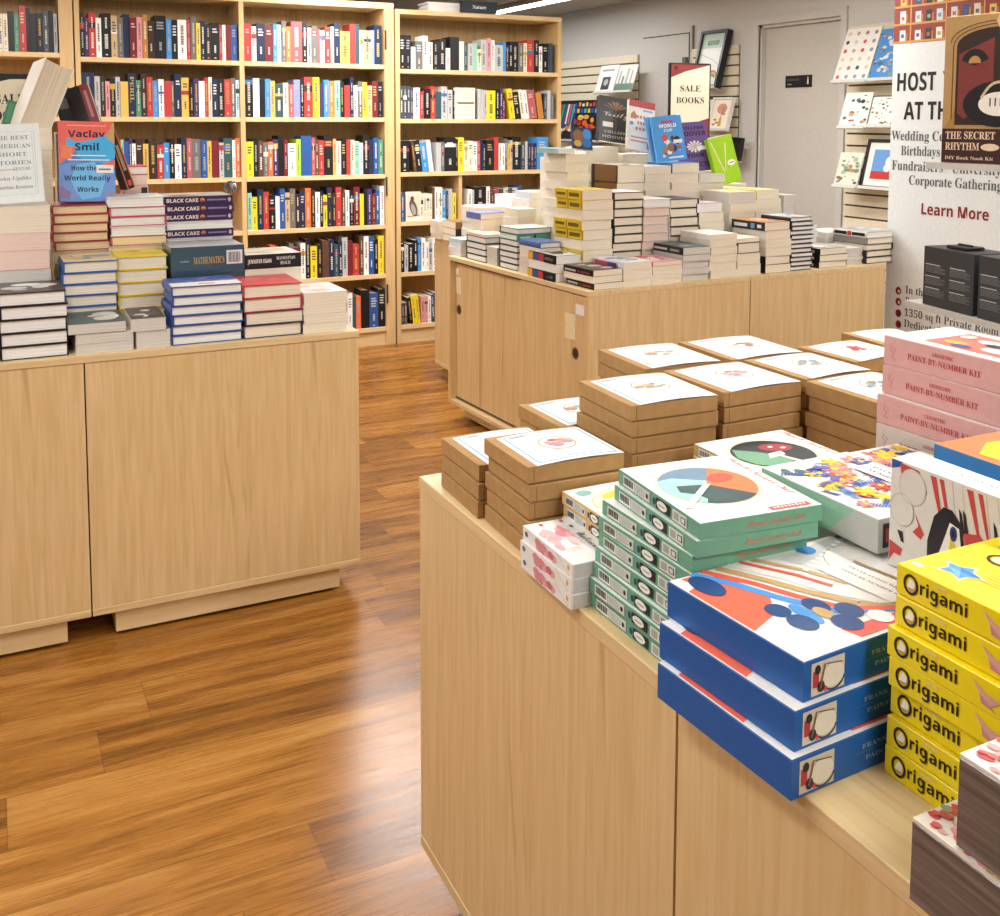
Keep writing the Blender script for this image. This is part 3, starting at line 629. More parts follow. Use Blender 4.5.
def bluetop(f, F, w, d):
    f.rect(F, .001, .001, w-.001, d*.42, C('#ece6da', .3), .0002); f.rect(F, .001, d*.42, w-.001, d-.001, C('#4864a8', .3), .0002)
    rr = random.Random(3)
    for _ in range(26): a = rr.uniform(.05, .85)*w; b = rr.uniform(.46, .92)*d; f.rect(F, a, b, a+.018, b+.006, C(rr.choice(['#7b5fae', '#8d9ad8', '#5670c0', '#c3a0cf'])), .0005)
    f.rect(F, w*.4, d*.16, w*.62, d*.22, C('#c44a4a'), .0006)
lpile(173, 243.5, 285, 346, 2.95, .17, rep(6, c='#31539a', p='white', n='blue-boarded')[:5]+[dict(c='#31539a', p='white', n='blue-boarded', top=bluetop)], 'the front pile beside the red-topped books')
redt = top_art('#d8474a', ['#e4686a', '#cf3f45', '#2c3f78', '#e97a7a'])
lpile(245.5, 303.5, 284, 341, 2.95, .19, [dict(c='#26335c', p='cream', s='r', n='navy-boarded'), dict(c='#26335c', p='cream', s='l', n='blue-boarded'), dict(c='#b8363c', p='cream', s='r', n='red-boarded', t=1.05),
      dict(c='#cf4046', p='cream', s='l', n='bright red covered', dx=.0, top=redt)], 'the front pile with the bright red cover on top')
lpile(304, 347.5, 292, 334, 2.95, .18, [dict(c='#e9e3d6', p='cream', hard=False, n='cream', t=1.1, kw=1.0), dict(c='#e9e3d6', p='cream', hard=False, n='cream'), dict(c='#e9e3d6', p='cream', hard=False, n='cream', t=1.05),
      dict(c='#f0eee9', p='cream', hard=False, n='white-covered', t=1.3, top=top_art('#f3f1ec', ['#e6dcd6', '#cfd6da', '#e9b9b4', '#f2efe9']))], 'the pile at the right end of the left table')
# second row
sm = 'cream'
lpile(-3, 52, 206, 292, 3.17, .17, [dict(c='#d9d0c0', p='cream', hard=False, n='cream', t=2), dict(c='#dccfb9', p='cream', hard=False, n='beige', t=1), dict(c='#d9d0c0', p='cream', hard=False, n='cream-edged', t=1.5), dict(c='#bcb8b1', p='grey', hard=False, n='grey-edged', t=1.3),
      dict(c='#e08f88', p='pink', hard=False, n='salmon-covered', t=1.5, top=top_art('#e58d86', ['#f2b0a8', '#f6ddd6'])), dict(c='#e0c9bd', p='pink', hard=False, n='pink-edged', t=1.4), dict(c='#e9dfd2', p='cream', hard=False, n='thick cream', t=2.1)], 'the tall pile at the left frame edge')
lpile(65, 119.5, 261, 322, 3.135, .17, rep(6, c='#2f62ae', p='cream', n='blue-striped')+[dict(c='#2f62ae', p='cream', n='cream-topped', top=top_art('#e9d8b4', ['#f0e4c8', '#e2c690', '#7fa3d0']))], 'the second-row pile of blue hardbacks')
lpile(119.5, 170, 256, 318, 3.16, .17, rep(5, c='#e8c61f', p='cream', n='yellow-boarded')+[dict(c='#efd91f', p='cream', n='bright yellow', top=top_art('#f2de22', ['#e9cc1a', '#f5e74a', '#dcbf18']))], 'the pile of yellow hardbacks')
# slipcase of mathematics volumes
def slip(f, w, d, h):
    F = fr_front(0, -.0002, 0)
    f.rect(F, 0, 0, w, h, C('#35505f', .25, .6), .0001); f.rect(F, w*.02, h*.05, w*.6, h*.14, C('#2c4468'), .0003)
    f.text(F, 'MATHEMATICS', w*.30, h*.38, h*.24, C('#c9a15c'), 'serif', width=w*.42, lift=.0005)
    f.rect(F, w*.12, h*.46, w*.24, h*.5, C('#8fa5b0')); f.rect(F, w*.75, h*.32, w*.97, h*.82, C('#e8e8e6'), .0004)
    for j in range(11): f.rect(F, w*(.77+j*.016), h*.38, w*(.77+j*.016+(.009 if j % 3 else .005)), h*.76, C('#222222'), .0008)
def slip_obj(pa, pb, yt, y, z0, zt, lb, n):
    a = ony(pa, 260, y); b = ony(pb, 260, y)
    o = thing('boxed_book_set', lb, 'book', (a.x, y, z0+.0003), 0, 'shrink-wrapped boxed sets')
    f = MB(); w = b.x-a.x; h = zt-z0-.001; f.box(0, 0, 0, w, .17, h, C('#4b5f6c', .25, .6), bev=.0015, t=C('#b9bdbd', .2, .7)); slip(f, w, .17, h); f.build('slipcase', o)
    g = MB(); g.box(w*.995, .002, .004, w*1.002, .168, h-.004, C('#dfe3e4', .15, .8)); g.build('shrink_wrap', o)
y2 = 3.15
zA = ony(207, 294, y2).z; zB = ony(207, 274, y2).z; zC = ony(207, 246, y2).z
lpile(171, 243, 294, 300, y2, .17, rep(4, c='#d6d2ca', p='grey', hard=False, n='grey-edged'), 'the pile under the boxed mathematics sets', zt=zA-.012)
slip_obj(172, 243.5, 0, y2, zA-.012, zB, 'lower dark blue boxed set, mostly hidden behind the blue hardbacks', 0)
slip_obj(171, 244.5, 0, y2, zB, zC, 'shrink-wrapped dark blue boxed set with gold lettering and a barcode label', 1)
# black hardcover behind the red topped pile
def egan(f, w, d, h):
    F = fr_front(0, -.0002, 0); f.text(F, 'JENNIFER EGAN', w*.04, h*.4, h*.28, C('#e9e9e4'), 'sans', width=w*.42, off=.02, lift=.0006)
    f.text(F, 'MANHATTAN', w*.55, h*.58, h*.22, C('#e9e9e4'), 'serif', width=w*.34, lift=.0006); f.text(F, 'BEACH', w*.62, h*.24, h*.22, C('#e9e9e4'), 'serif', width=w*.18, lift=.0006)
lpile(246, 302, 254, 292, 3.15, .17, rep(3, c='#e9e3d6', p='cream', n='thick cream-edged', hard=False, t=1.3)+[dict(c='#17191f', p='white', s='f', n='black-spined', t=1.0, deco=egan, top=top_art('#e7e4db', ['#d9c9a0', '#f2f0ea', '#c9b98c']))], 'the pile behind the bright red cover')
# third row
lpile(54, 110, 205, 256, 3.35, .17, rep(6, c='#d9cdb4', p='tan', n='brown-striped', t=1.4)+[dict(c='#a8363c', p='tan', n=q) for q in ('deep red', 'dark red', 'red-boarded', 'wine-red', 'crimson-boarded')], 'the back pile under the blue and red display book', jit=.005)
lpile(111, 167, 197, 256, 3.34, .17, rep(6, c='#e3d8c0', p='yellow', n='cream-boarded', t=1.35)+[dict(c='#c9566a', p='yellow', n='rose-boarded'), dict(c='#efe9e0', p='white', s='b', n='white'), dict(c='#c9566a', p='white', n='pink-cornered', s='r'), dict(c='#c9566a', p='white', n='red-cornered'),
      dict(c='#eeeeee', p='white', n='pale-topped', top=top_art('#dfe5ea', ['#f4f4f2', '#c6d2da', '#efefef']))], 'the back pile left of the purple spines', jit=.004)
def cake(f, w, d, h):
    F = fr_front(0, -.0002, 0); f.text(F, 'BLACK CAKE', w*.03, h*.28, h*.46, C('#f0ded2'), 'sans', width=w*.46, off=.025, lift=.0006)
    f.ell(F, w*.55, h*.5, w*.035, h*.26, C('#d98a4a'), .0006); f.ell(F, w*.55, h*.36, w*.04, h*.12, C('#8a3a4a'), .0007)
    f.rect(F, w*.62, h*.42, w*.9, h*.6, C('#8f7cb0'), .0006); f.ell(F, w*.95, h*.5, w*.022, h*.26, C('#d8b0c0'), .0006)
PU = dict(c='#33204c', p='white', s='f', n='purple-spined', deco=cake); WT = dict(c='#e8e6e6', p='white', s='b', n='white fore-edged')
zz = lpile(166, 234, 196, 247, 3.36, .17, rep(7, c='#dfdad0', p='white', hard=False, n='white-edged', t=1.1)+[dict(PU), dict(WT), dict(PU), dict(WT), dict(PU), dict(PU), dict(PU, top=top_art('#b9b6ae', ['#8c8478', '#d9cdb4', '#5b4f44', '#efece4', '#c7a77c']))], 'the back pile of purple-spined novels')
# foil rosette and magazine on the purple pile
p = ony(231, 193, 3.40)
f = MB()
for j in range(14):
    t = 2*pi*j/14; f.add([(0, 0, 0), (.022*cos(t), -.004, .022*sin(t)), (.022*cos(t+.36), .004, .022*sin(t+.36))], [(0, 1, 2)], C('#c9cbcd', .2, .6, 0, 1))
    f.add([(0, .004, 0), (.022*cos(t), 0, .022*sin(t)), (.022*cos(t+.36), .008, .022*sin(t+.36))], [(0, 1, 2)], C('#c9cbcd', .2, .6, 0, 1))
tag(f.build('foil_rosette', None, (p.x, 3.40, zz+.0225)), 'crinkled silver foil rosette on the pile of purple-spined novels', 'decoration')

# ---------------- standing display books on the left table
def stand_book(name, label, P, w, h, t, yawd, tilt, art, cover, pages='cream', spine='l', group=None, roll=0, cat='book', easel=True):
    """front cover faces local -y; leans back by tilt degrees, base at P; small wire easel behind"""
    P = (P[0], P[1], P[2]+w/2*abs(sin(radians(roll)))+t*sin(radians(tilt)))
    o = thing(name, uniq(label), cat, P, 0, group)
    o.rotation_euler = (radians(-tilt), radians(roll), radians(yawd))
    cv = C(cover, .3, .5); f = MB()
    f.box(-w/2, 0, 0, w/2, .002, h, cv); f.box(-w/2, t-.002, 0, w/2, t, h, cv)
    if spine == 'l': f.box(-w/2-.0005, 0, 0, -w/2+.0015, t, h, cv)
    else: f.box(w/2-.0015, 0, 0, w/2+.0005, t, h, cv)
    art(f, fr_front(-w/2, 0, 0), w, h); f.build('cover', o)
    p = MB(); p.box(-w/2+.0016, .0021, .002, w/2-.0016, t-.0021, h-.002, PG[pages]); p.build('page_block', o)
    if not easel: return o
    e = MB(); e.tube((-w*.25, t+.002, .0), (-w*.05, t+.002, h*.7), .0012, C('#8c8c8c', .3, .5, 0, 1)); e.tube((w*.25, t+.002, 0), (w*.05, t+.002, h*.7), .0012, C('#8c8c8c', .3, .5, 0, 1))
    e.tube((0, t+.002, h*.6), (0, t+.002+h*.6*math.tan(radians(tilt))*1.35+.02, .0+h*.02), .0012, C('#8c8c8c', .3, .5, 0, 1)); e.build('wire_easel', o)
    return o
def art_smil(f, F, w, h):
    def P(pts, c, l=.0004): f.poly(F, [(a*w, b*h) for a, b in pts], C(c, .3, .5), l)
    P([(0, .45), (0, 1), (.98, 1), (.85, .78), (.5, .74)], '#ee5f4f'); P([(0, 0), (0, .45), (.3, .5), (.98, .42), (1, 0)], '#5f8fd8', .0003)
    P([(.13, .68), (.15, .80), (.3, .74), (.62, .77), (.92, .86), (1, .74), (1, .55), (.86, .46), (.55, .5), (.32, .55), (.3, .68)], '#23b0ee', .0006)
    P([(.03, .55), (.05, .7), (.24, .68), (.22, .52)], '#ee7a45', .0008); P([(.2, .28), (.32, .46), (.62, .5), (.84, .3), (.72, .06), (.4, .02), (.28, .14)], '#63bdf2', .0006)
    P([(.84, .8), (.98, 1), (1, .98), (1, .72)], '#c9a05c', .0007); P([(.0, .05), (.02, .2), (.2, .12), (.18, .02)], '#7d62a0', .0006); P([(.84, .04), (.83, .13), (1, .12), (1, .04)], '#8a80ac', .0006); P([(.7, .4), (.82, .48), (1, .52), (1, .42)], '#ee5f4f', .0008)
    ink = C('#20264a', .5)
    f.text(F, 'Vaclav', w*.5, h*.80, h*.085, ink, 'sans', align='c', width=w*.66, off=.01, lift=.0012); f.text(F, 'Smil', w*.5, h*.635, h*.09, ink, 'sans', align='c', width=w*.42, off=.01, lift=.0012)
    f.rect(F, w*.22, h*.565, w*.84, h*.578, C('#f4efe4'), .0012); f.rect(F, w*.16, h*.51, w*.9, h*.523, C('#f4efe4'), .0012); f.rect(F, w*.15, h*.94, w*.85, h*.95, C('#f6c9b8'), .0012)
    f.text(F, 'How the', w*.22, h*.385, h*.06, ink, 'sans', width=w*.45, lift=.0012); f.text(F, 'World Really', w*.5, h*.26, h*.062, ink, 'sans', align='c', width=w*.82, lift=.0012); f.text(F, 'Works', w*.5, h*.12, h*.062, ink, 'sans', align='c', width=w*.38, lift=.0012)
    f.rect(F, w*.66, h*.355, w*.97, h*.455, C('#f4f4f2'), .0015); f.rect(F, w*.7, h*.39, w*.92, h*.41, C('#77777a'), .0018)
a = ony(60, 199, 3.37); b = ony(117, 197, 3.37)
zr = ony(82, 205, 3.35).z
stand_book('hardback_book', 'blue and red hardback with dark title lettering, standing on the left table piles', ((a.x+b.x)/2, 3.40, zr+.001), b.x-a.x, ony(88, 122.5, 3.40).z-zr, .022, 2, 9, art_smil, '#2f7fd0', group='display books on the left table', roll=1.5)
def art_best(f, F, w, h):
    bg = C('#e2ecec', .3, .5); f.rect(F, .001, .001, w-.001, h-.001, bg, .0002)
    for q, c in ((.1, '#c9bdb4'), (.14, '#b9c9cc')):
        f.rect(F, w*q, h*.1, w*(1-q), h*.103, C(c)); f.rect(F, w*q, h*.9, w*(1-q), h*.903, C(c)); f.rect(F, w*q, h*.1, w*q+.001, h*.9, C(c)); f.rect(F, w*(1-q)-.001, h*.1, w*(1-q), h*.9, C(c))
    ink = C('#8a9a9e', .6)
    for i, (s, ww) in enumerate((('THE BEST', .6), ('AMERICAN', .66), ('SHORT', .5), ('STORIES', .62))): f.text(F, s, w*.5, h*(.80-.105*i), h*.05, ink, 'serif', align='c', width=w*ww, lift=.0008)
    f.rect(F, w*.22, h*.42, w*.55, h*.428, C('#c98a7c'), .0008); f.text(F, 'CENTURY', w*.8, h*.41, h*.04, ink, 'serif', align='r', width=w*.3, lift=.0008)
    f.text(F, 'John Updike', w*.5, h*.29, h*.045, ink, 'ital', align='c', width=w*.6, lift=.0008); f.text(F, 'Katrina Kenison', w*.5, h*.18, h*.045, ink, 'ital', align='c', width=w*.62, lift=.0008)
zr = ony(25, 206, 3.17).z
a = ony(-14, 200, 3.19); b = ony(45.5, 200, 3.19)
stand_book('paperback_book', 'pale blue-white paperback with faint spaced title, standing at the left frame edge', ((a.x+b.x)/2, 3.20, zr+.001), b.x-a.x, ony(20, 126, 3.20).z-zr, .03, 3, 6, art_best, '#e2e8e8', 'white', group='display books on the left table', spine='r', roll=-2)
# cream book blocks standing behind it
f_ = ony(40, 200, 3.36)
lpile(20, 56, 128, 260, 3.38, .16, rep(4, c='#ddd3c0', p='cream', hard=False, n='cream', t=2)+[dict(c='#ddd3c0', p='cream', n='thick cream', hard=False, t=1.2), dict(c='#e5dccb', p='cream', hard=False, n='pale cream', t=1.1)], 'the tall back pile under the leaning open-edged book', jit=.002)
# big book leaning with its page edges towards us
def fat_book():
    P = ony(40, 125, 3.42); ztop = ony(38, 128, 3.38).z
    o = thing('hardback_book', uniq('thick cream hardback standing tilted, page edges facing out, at upper left'), 'book', (P.x-.062, 3.40, ztop+.002), 0, 'display books on the left table')
    o.rotation_euler = (radians(-4), radians(23), radians(10))
    W_, Hh, T_ = .085, .225, .15
    f = MB(); cv = C('#efeae0', .4); f.box(-.0, -.004, -.003, .003, T_, Hh+.004, cv); f.box(W_, -.004, -.003, W_+.003, T_, Hh+.004, cv); f.box(0, T_-.003, -.003, W_, T_, Hh+.003, C('#d9d5cb')); f.build('cover', o)
    p = MB(); n = 8   # hollow fore-edge
    for j in range(n):
        u0, u1 = j/n, (j+1)/n; y0 = .012*sin(pi*u0); y1 = .012*sin(pi*u1); x0 = .003+(W_-.003)*u0; x1 = .003+(W_-.003)*u1
        p.add([(x0, y0, 0), (x1, y1, 0), (x1, y1, Hh), (x0, y0, Hh), (x0, T_-.003, 0), (x1, T_-.003, 0), (x1, T_-.003, Hh), (x0, T_-.003, Hh)], [(0, 1, 2, 3), (3, 2, 6, 7), (1, 0, 4, 5)], PGS['cream'])
    p.build('page_block', o)
fat_book()
def plain_art(items):
    def f_(f, F, w, h):
        for it in items:
            k = it[0]
            if k == 'r': f.rect(F, it[1]*w, it[2]*h, it[3]*w, it[4]*h, C(it[5], .35), it[6] if len(it) > 6 else .0004)
            elif k == 'e': f.ell(F, it[1]*w, it[2]*h, it[3]*w, it[4]*h, C(it[5], .35), it[6] if len(it) > 6 else .0006)
            elif k == 't': f.text(F, it[1], it[2]*w, it[3]*h, it[4]*h, C(it[5]), it[6], align='c', width=it[7]*w, lift=.0014)
            elif k == 'p': f.poly(F, [(a*w, b*h) for a, b in it[1]], C(it[2], .35), it[3] if len(it) > 3 else .0005)
            elif k == 'l': f.line(F, (it[1]*w, it[2]*h), (it[3]*w, it[4]*h), it[5]*w, C(it[6]), it[7] if len(it) > 7 else .0008)
            elif k == 'o': f.ring(F, it[1]*w, it[2]*h, it[3]*w, it[4]*h, it[5]*w, C(it[6]), .0008)
    return f_
# orange and black leaning book, dark books in the gap, small pink pile
zr2 = ony(140, 197, 3.34).z
P = ony(135, 190, 3.47)
stand_book('hardback_book', 'black book with orange edges leaning right of the blue and red hardback', (P.x-.01, 3.47, zr2+.012), .026, .20, .05, 20, 4, plain_art([('r', 0, 0, 1, 1, '#1e1a1a'), ('r', .0, 0, .14, 1, '#c9703a', .0006), ('r', .86, 0, 1, 1, '#c9703a', .0006), ('r', .3, .3, .7, .72, '#a88a6a', .0008), ('r', .3, .05, .7, .14, '#d0504a', .0008)]), '#1c1a1c', group='display books on the left table', roll=-17)
lpile(124, 148, 165, 190, 3.53, .11, [dict(c='#3a3a3c', p='cream', n='dark', hard=False, kw=1.1), dict(c='#d98f94', p='pink', n='pink', t=1.6, hard=False, deco=spine_deco('f', '', [(.7, .95, .2, .8, '#3a2226')])), dict(c='#d98f94', p='pink', n='rose pink', t=1.6, hard=False), dict(c='#c04048', p='white', n='red-edged', t=1.4)], 'the small pile behind the orange-edged book', z0=zr2-.03, zt=ony(135, 166, 3.53).z)
lpile(108, 150, 192, 260, 3.525, .12, rep(4, c='#d8c7a2', p='tan', hard=False, n='tan'), 'the hidden back pile under the pink books', zt=zr2-.0305)
P = ony(72, 122, 3.6)
stand_book('hardback_book', 'dark grey hardback turned sideways behind the blue and red one', (ony(71, 122, 3.55).x, 3.55, ony(64, 125, 3.5).z-.02), .05, .13, .02, -14, 5, plain_art([('r', .1, .1, .9, .9, '#3a3f42'), ('r', .2, .5, .8, .75, '#7a8082', .0007)]), '#2c3033', group='display books on the left table', roll=-14)
stand_book('hardback_book', 'black hardback with a dusty red spine leaning at the bookcase corner', (ony(88, 122, 3.55).x, 3.52, ony(88, 125, 3.52).z-.02), .075, .135, .02, -20, 6, plain_art([('r', .62, 0, 1, 1, '#8f4246'), ('r', .74, .2, .86, .85, '#c98a8a', .0006)]), '#1b191b', group='display books on the left table', roll=-18)
lpile(60, 108, 128, 260, 3.53, .11, rep(4, c='#cfc3aa', p='cream', hard=False, n='beige-edged', t=1.3), 'the back pile supporting the dark leaning books', zt=ony(84, 126, 3.53).z-.022)
# clear book holder post
f = MB(); f.box(-.002, 0, 0, .002, .09, .3, C('#c9ccc9', .1, .8)); f.box(-.03, -.004, 0, .03, 0, .3, C('#c9ccc9', .1, .8))
# sale sign behind
a = ony(-30, 75, 3.58); b = ony(29, 75, 3.58); zt = ony(5, 73, 3.58).z
t = thing('sale_sign', 'black framed sale sign partly cut off at the left frame edge', 'sign', ((a.x+b.x)/2, 3.58, TL), 0, 'sale signs'); w = b.x-a.x
f = MB(); f.box(-w*.7, 0, zt-TL-.30, w/2, .012, zt-TL, C('#17171a', .4), bev=.003); f.build('frame', t)
F2 = fr_front(-w*.7, 0, zt-TL-.30); WW = w*1.2
f = MB(); f.rect(F2, .008, .008, WW-.008, .282, C('#e9e0c8', .5), .0008); f.poly(F2, [(.008, .27), (.008, .292), (WW-.008, .292), (WW-.008, .283), (WW*.72, .281), (WW*.5, .27)], C('#20201f'), .0012)
f.text(F2, 'SALE', WW*.93, .205, .03, C('#1b1b1d'), 'serif', align='r', width=.085, lift=.0016); f.text(F2, 'BOOKS', WW*.99-.012, .155, .028, C('#1b1b1d'), 'serif', align='r', width=.11, lift=.0016); f.build('sign_face', t)
f = MB(); f.tube((-.02, .006, 0), (-.02, .006, zt-TL-.295), .006, C('#17171a', .4)); f.box(-.1, -.04, 0, .06, .05, .006, C('#17171a', .4)); f.build('stand', t)
o = stand_book('paperback_book', 'slim green paperback tilted in front of the left sale sign', (ony(6, 124, 3.44).x, 3.45, ony(6, 126, 3.45).z), .022, .075, .01, 10, 5, plain_art([('r', .2, .1, .8, .9, '#4f8f72')]), '#3d7a60', group='display books on the left table', roll=18)
# ================================================================== FAR TABLE PILES
def fat(px, py, v):
    P = onp(px, py, fxy(0, v), FV); return (P-FP).dot(FU), P.z
def vedge(px, u=.03):   # depth along the table's left edge seen at pixel column px
    lo, hi = 0.0, 1.9
    for _ in range(40):
        mid = (lo+hi)/2; d = fxy(u, mid, TF)-CC; x = PPX+FPX*d.dot(CR)/d.dot(CF)
        if x > px: lo = mid
        else: hi = mid
    return lo
def fpile(pa, pb, yt, v, d, books, where, z0=TF, zt=None, jit=.005, jr=2.2, yb=262, group='book piles on the far table'):
    ua, _ = fat(pa, yb, v); ub, _ = fat(pb, yb, v); top = zt if zt else fat((pa+pb)/2, yt, v)[1]
    P = fxy(ua, v); return pile((P.x, P.y), radians(FA), ub-ua, d, z0, top-z0, books, where, group, RN, jit, jr)
def sp(side, base, *blocks): return spine_deco(side, '', [b for b in blocks], band=base)
black_title = spine_deco('l', '', [(.08, .45, .3, .6, '#b9b9bb'), (.52, .56, .3, .6, '#c23a3a'), (.62, .92, .3, .6, '#8a3a3a')])
D_ = .19
P1 = lambda n, c='#e6dfd0', nm='cream-edged', **k: rep(n, c=c, p=k.pop('p', 'cream'), hard=k.pop('hard', False), n=nm, **k)
kt = top_art('#1c1c20', ['#8e2a2e', '#e6e2da', '#3a3a40', '#b9a68a'])
fpile(593.5, 623, 269.5, .02, .2, [dict(c='#17171a', p='cream', s='l', n='black-spined', hard=False, deco=black_title), dict(c='#e9e4d8', p='cream', s='r', hard=False, n='white fore-edged'), dict(c='#17171a', p='cream', s='l', n='black-covered', hard=False, deco=black_title, top=kt)], 'the low corner pile with black spines')
rw = spine_deco('l', '', [(.05, .5, .2, .8, '#c04a6a'), (.5, .8, .2, .8, '#5a3a7a')])
fpile(623.5, 652, 262, .022, .2, [dict(c='#e4dccb', p='cream', hard=False, n='cream'), dict(c='#e4dccb', p='cream', hard=False, n='thick cream', t=1.5), dict(c='#e9e9ea', p='cream', hard=False, n='white-covered', deco=rw, t=1.1, top=top_art('#e9eaec', ['#3f5f9a', '#c04a5a', '#d8d4ca', '#8aa0b8']))], 'the pile right of the black-spined corner books')
fpile(652.5, 682, 261, .024, .19, P1(4, t=1)+[dict(c='#d8585c', p='cream', hard=False, n='red and white covered', top=top_art('#e2b0ac', ['#d8484e', '#f2ece4', '#c23a42']))], 'the front pile left of the grey-edged one')
fpile(683.5, 710, 247, .026, .2, [dict(c='#c4c2bd', p='grey', hard=False, n='grey-edged', t=1.1) for _ in range(4)]+[dict(c='#202226', p='grey', s='l', hard=False, n='black-spined grey-edged', t=1.3, deco=spine_deco('l', '', [(.06, .5, .35, .65, '#c9c9c9'), (.6, .9, .35, .65, '#9a9a9a')]), top=top_art('#2c3a40', ['#5b7078', '#8aa0a4', '#1c2024']))], 'the grey-edged front pile')
fpile(710.5, 737, 234, .03, .19, P1(5, c='#ddd6c8', nm='beige-edged', t=1.2)+[dict(c='#e8e4da', p='cream', hard=False, n='white-covered', t=.8)], 'the tall front pile right of the grey-edged one')
fpile(737.5, 760.5, 238, .03, .19, P1(2, c='#d9cfbc', nm='tan-edged', t=1.5)+[dict(c='#26262b', p='cream', n='black-boarded', t=1.5), dict(c='#e9e4d8', p='cream', hard=False, n='cream-covered', t=.6)], 'the front pile over the cabinet seam')
gld = spine_deco('l', '', [(.1, .5, .3, .7, '#d8d8d8'), (.6, .72, .2, .8, '#5a8ab0'), (.8, .92, .3, .7, '#d8d8d8')])
fpile(765, 790, 222, .03, .2, [dict(c='#1b1b20', p='cream', s='l', n='black-spined', hard=False, deco=spine_deco('l', '', [(.2, .3, .3, .7, '#d8d8d8'), (.6, .7, .3, .7, '#d8d8d8')])) for _ in range(2)]+P1(3, c='#dcd5c6', nm='beige')+[dict(c='#1b1b20', p='cream', s='l', hard=False, n='black-spined orange-topped', deco=gld, top=top_art('#d98a3a', ['#a33a2a', '#e8c27a', '#5a8a9a', '#e9e4d8']))], 'the tall front pile with the orange cover')
fpile(791, 812.5, 217, .035, .17, [dict(c='#19191d', p='white', n='thin black-boarded') for _ in range(11)]+[dict(c='#19191d', p='white', n='thin glossy-topped', top=top_art('#c9cfd2', ['#e9ecec', '#8a9aa0', '#3a4248']))], 'the pile of thin black-boarded books')
dots = spine_deco('l', '', [(.1, .25, .3, .7, '#c9c9cc'), (.4, .55, .3, .7, '#c9c9cc'), (.7, .85, .3, .7, '#c9c9cc')])
fpile(820, 847, 248, .03, .19, [dict(c='#17171a', p='cream', s='l', n='black-spined', hard=False, deco=dots) for _ in range(2)]+[dict(c='#17171a', p='cream', s='l', n='glossy-topped', hard=False, deco=dots, top=top_art('#b9b4a6', ['#e4c48e', '#e9ecec', '#4a4238', '#f2efe6']))], 'the low front pile with dotted black spines')
fpile(847.5, 866, 248, .05, .18, P1(4, c='#cfccc5', nm='pale grey', p='grey'), 'the narrow grey pile near the banner')
redk = spine_deco('l', '', [(.05, .42, .25, .75, '#1c1c20'), (.44, .56, .15, .85, '#c23a3e'), (.58, .95, .25, .75, '#1c1c20')])
fpile(866.5, 892, 231, .03, .2, [dict(c='#1e1e22', p='cream', n='black-boarded'), dict(c='#1e1e22', p='cream', n='black-bound'), dict(c='#1e1e22', p='cream', s='r', n='black-cornered'), dict(c='#8a8680', p='cream', n='grey-boarded'), dict(c='#dcd8ce', p='white', n='white-spined', deco=redk, top=top_art('#a9b2b4', ['#e4e4e0', '#6a767a', '#cfc9ba']))], 'the pile touching the banner edge')
# second row
yl = spine_deco('l', '', [(.08, .42, .35, .65, '#6a5a1a'), (.55, .92, .3, .7, '#6a5a1a'), (.47, .5, .1, .9, '#6a5a1a')], band='#d9b92a')
YB_ = dict(c='#e0c02a', p='cream', s='l', hard=False, n='yellow-spined', deco=yl); CB_ = dict(c='#e9e0cb', p='cream', s='r', hard=False, n='cream fore-edged')
fpile(583, 613, 190, .235, .2, [dict(YB_), dict(CB_), dict(YB_), dict(CB_), dict(YB_), dict(YB_), dict(CB_), dict(YB_), dict(YB_, n='yellow-topped', top=top_art('#e9cf4a', ['#f0d85a', '#e2c23a']))], 'the tall pile of yellow-spined paperbacks', jit=.006)
fpile(614, 643, 192, .24, .18, [dict(c='#25262b', p='cream', n='black-boarded', t=1.1) for _ in range(9)]+[dict(c='#25262b', p='cream', n='white-jacketed', top=top_art('#e9e7e0', ['#cfcac0', '#f4f2ec']))], 'the tall pile beside the yellow spines')
fpile(643.5, 669.5, 199, .245, .18, [dict(c='#d9d4ca', p='pink', n='pink-edged', s='r') for _ in range(8)]+[dict(c='#e6e2da', p='white', n='white-topped', top=top_art('#e2e0da', ['#c9c2b8', '#f0eee8']))], 'the pile of pink-edged hardbacks')
fpile(670.5, 698, 199, .25, .18, [dict(c='#1d1f26', p='cream', n='black-boarded', s='r') for _ in range(8)], 'the pile of black-boarded hardbacks behind the black-spined paperbacks')
fpile(698.5, 723, 203, .25, .18, P1(6, c='#e2dccd', nm='cream')+[dict(c='#4b3a86', p='white', s='l', hard=False, n='purple-spined', dx=-.01, t=1.0, deco=spine_deco('l', '', [(.1, .5, .3, .7, '#d9a0b8'), (.6, .9, .3, .7, '#a0a8d8')]), top=top_art('#d9a8b0', ['#e8c2c8', '#b98ac0', '#e9e4e0']))], 'the pile topped by a purple paperback')
fpile(729, 755, 192, .26, .18, P1(7, c='#dad6cd', nm='pale-edged')+[dict(c='#d3d0c9', p='grey', n='grey-spined', hard=False, t=1.3, top=top_art('#ece6c8', ['#e9dd7a', '#f2f0e8', '#e2d9b0']))], 'the second-row pile under a pale yellow cover')
fpile(755.5, 781, 190, .27, .18, P1(7, c='#e4dac4', nm='cream-edged')+[dict(c='#e9df8a', p='cream', hard=False, n='yellow-topped', rz=6, top=top_art('#eee49a', ['#e6d75a', '#f4eec2']))], 'the second-row pile with a slanted yellow cover')
fpile(782, 793, 195, .30, .17, P1(8, c='#d6d0c4', nm='beige', p='grey'), 'the narrow second-row pile by the door')
fpile(800, 818, 226, .27, .17, [dict(c='#e4e4e2', p='white', n='white-boarded') for _ in range(6)], 'the white pile behind the thin black-boarded books')
fpile(826, 856, 232, .26, .17, P1(4, c='#e2dfd8', nm='white', p='white')+[dict(c='#e6e2d6', p='white', hard=False, n='glossy white', top=top_art('#e0ded8', ['#c9c6be', '#f2f0ea']))], 'the white pile behind the dotted black spines')
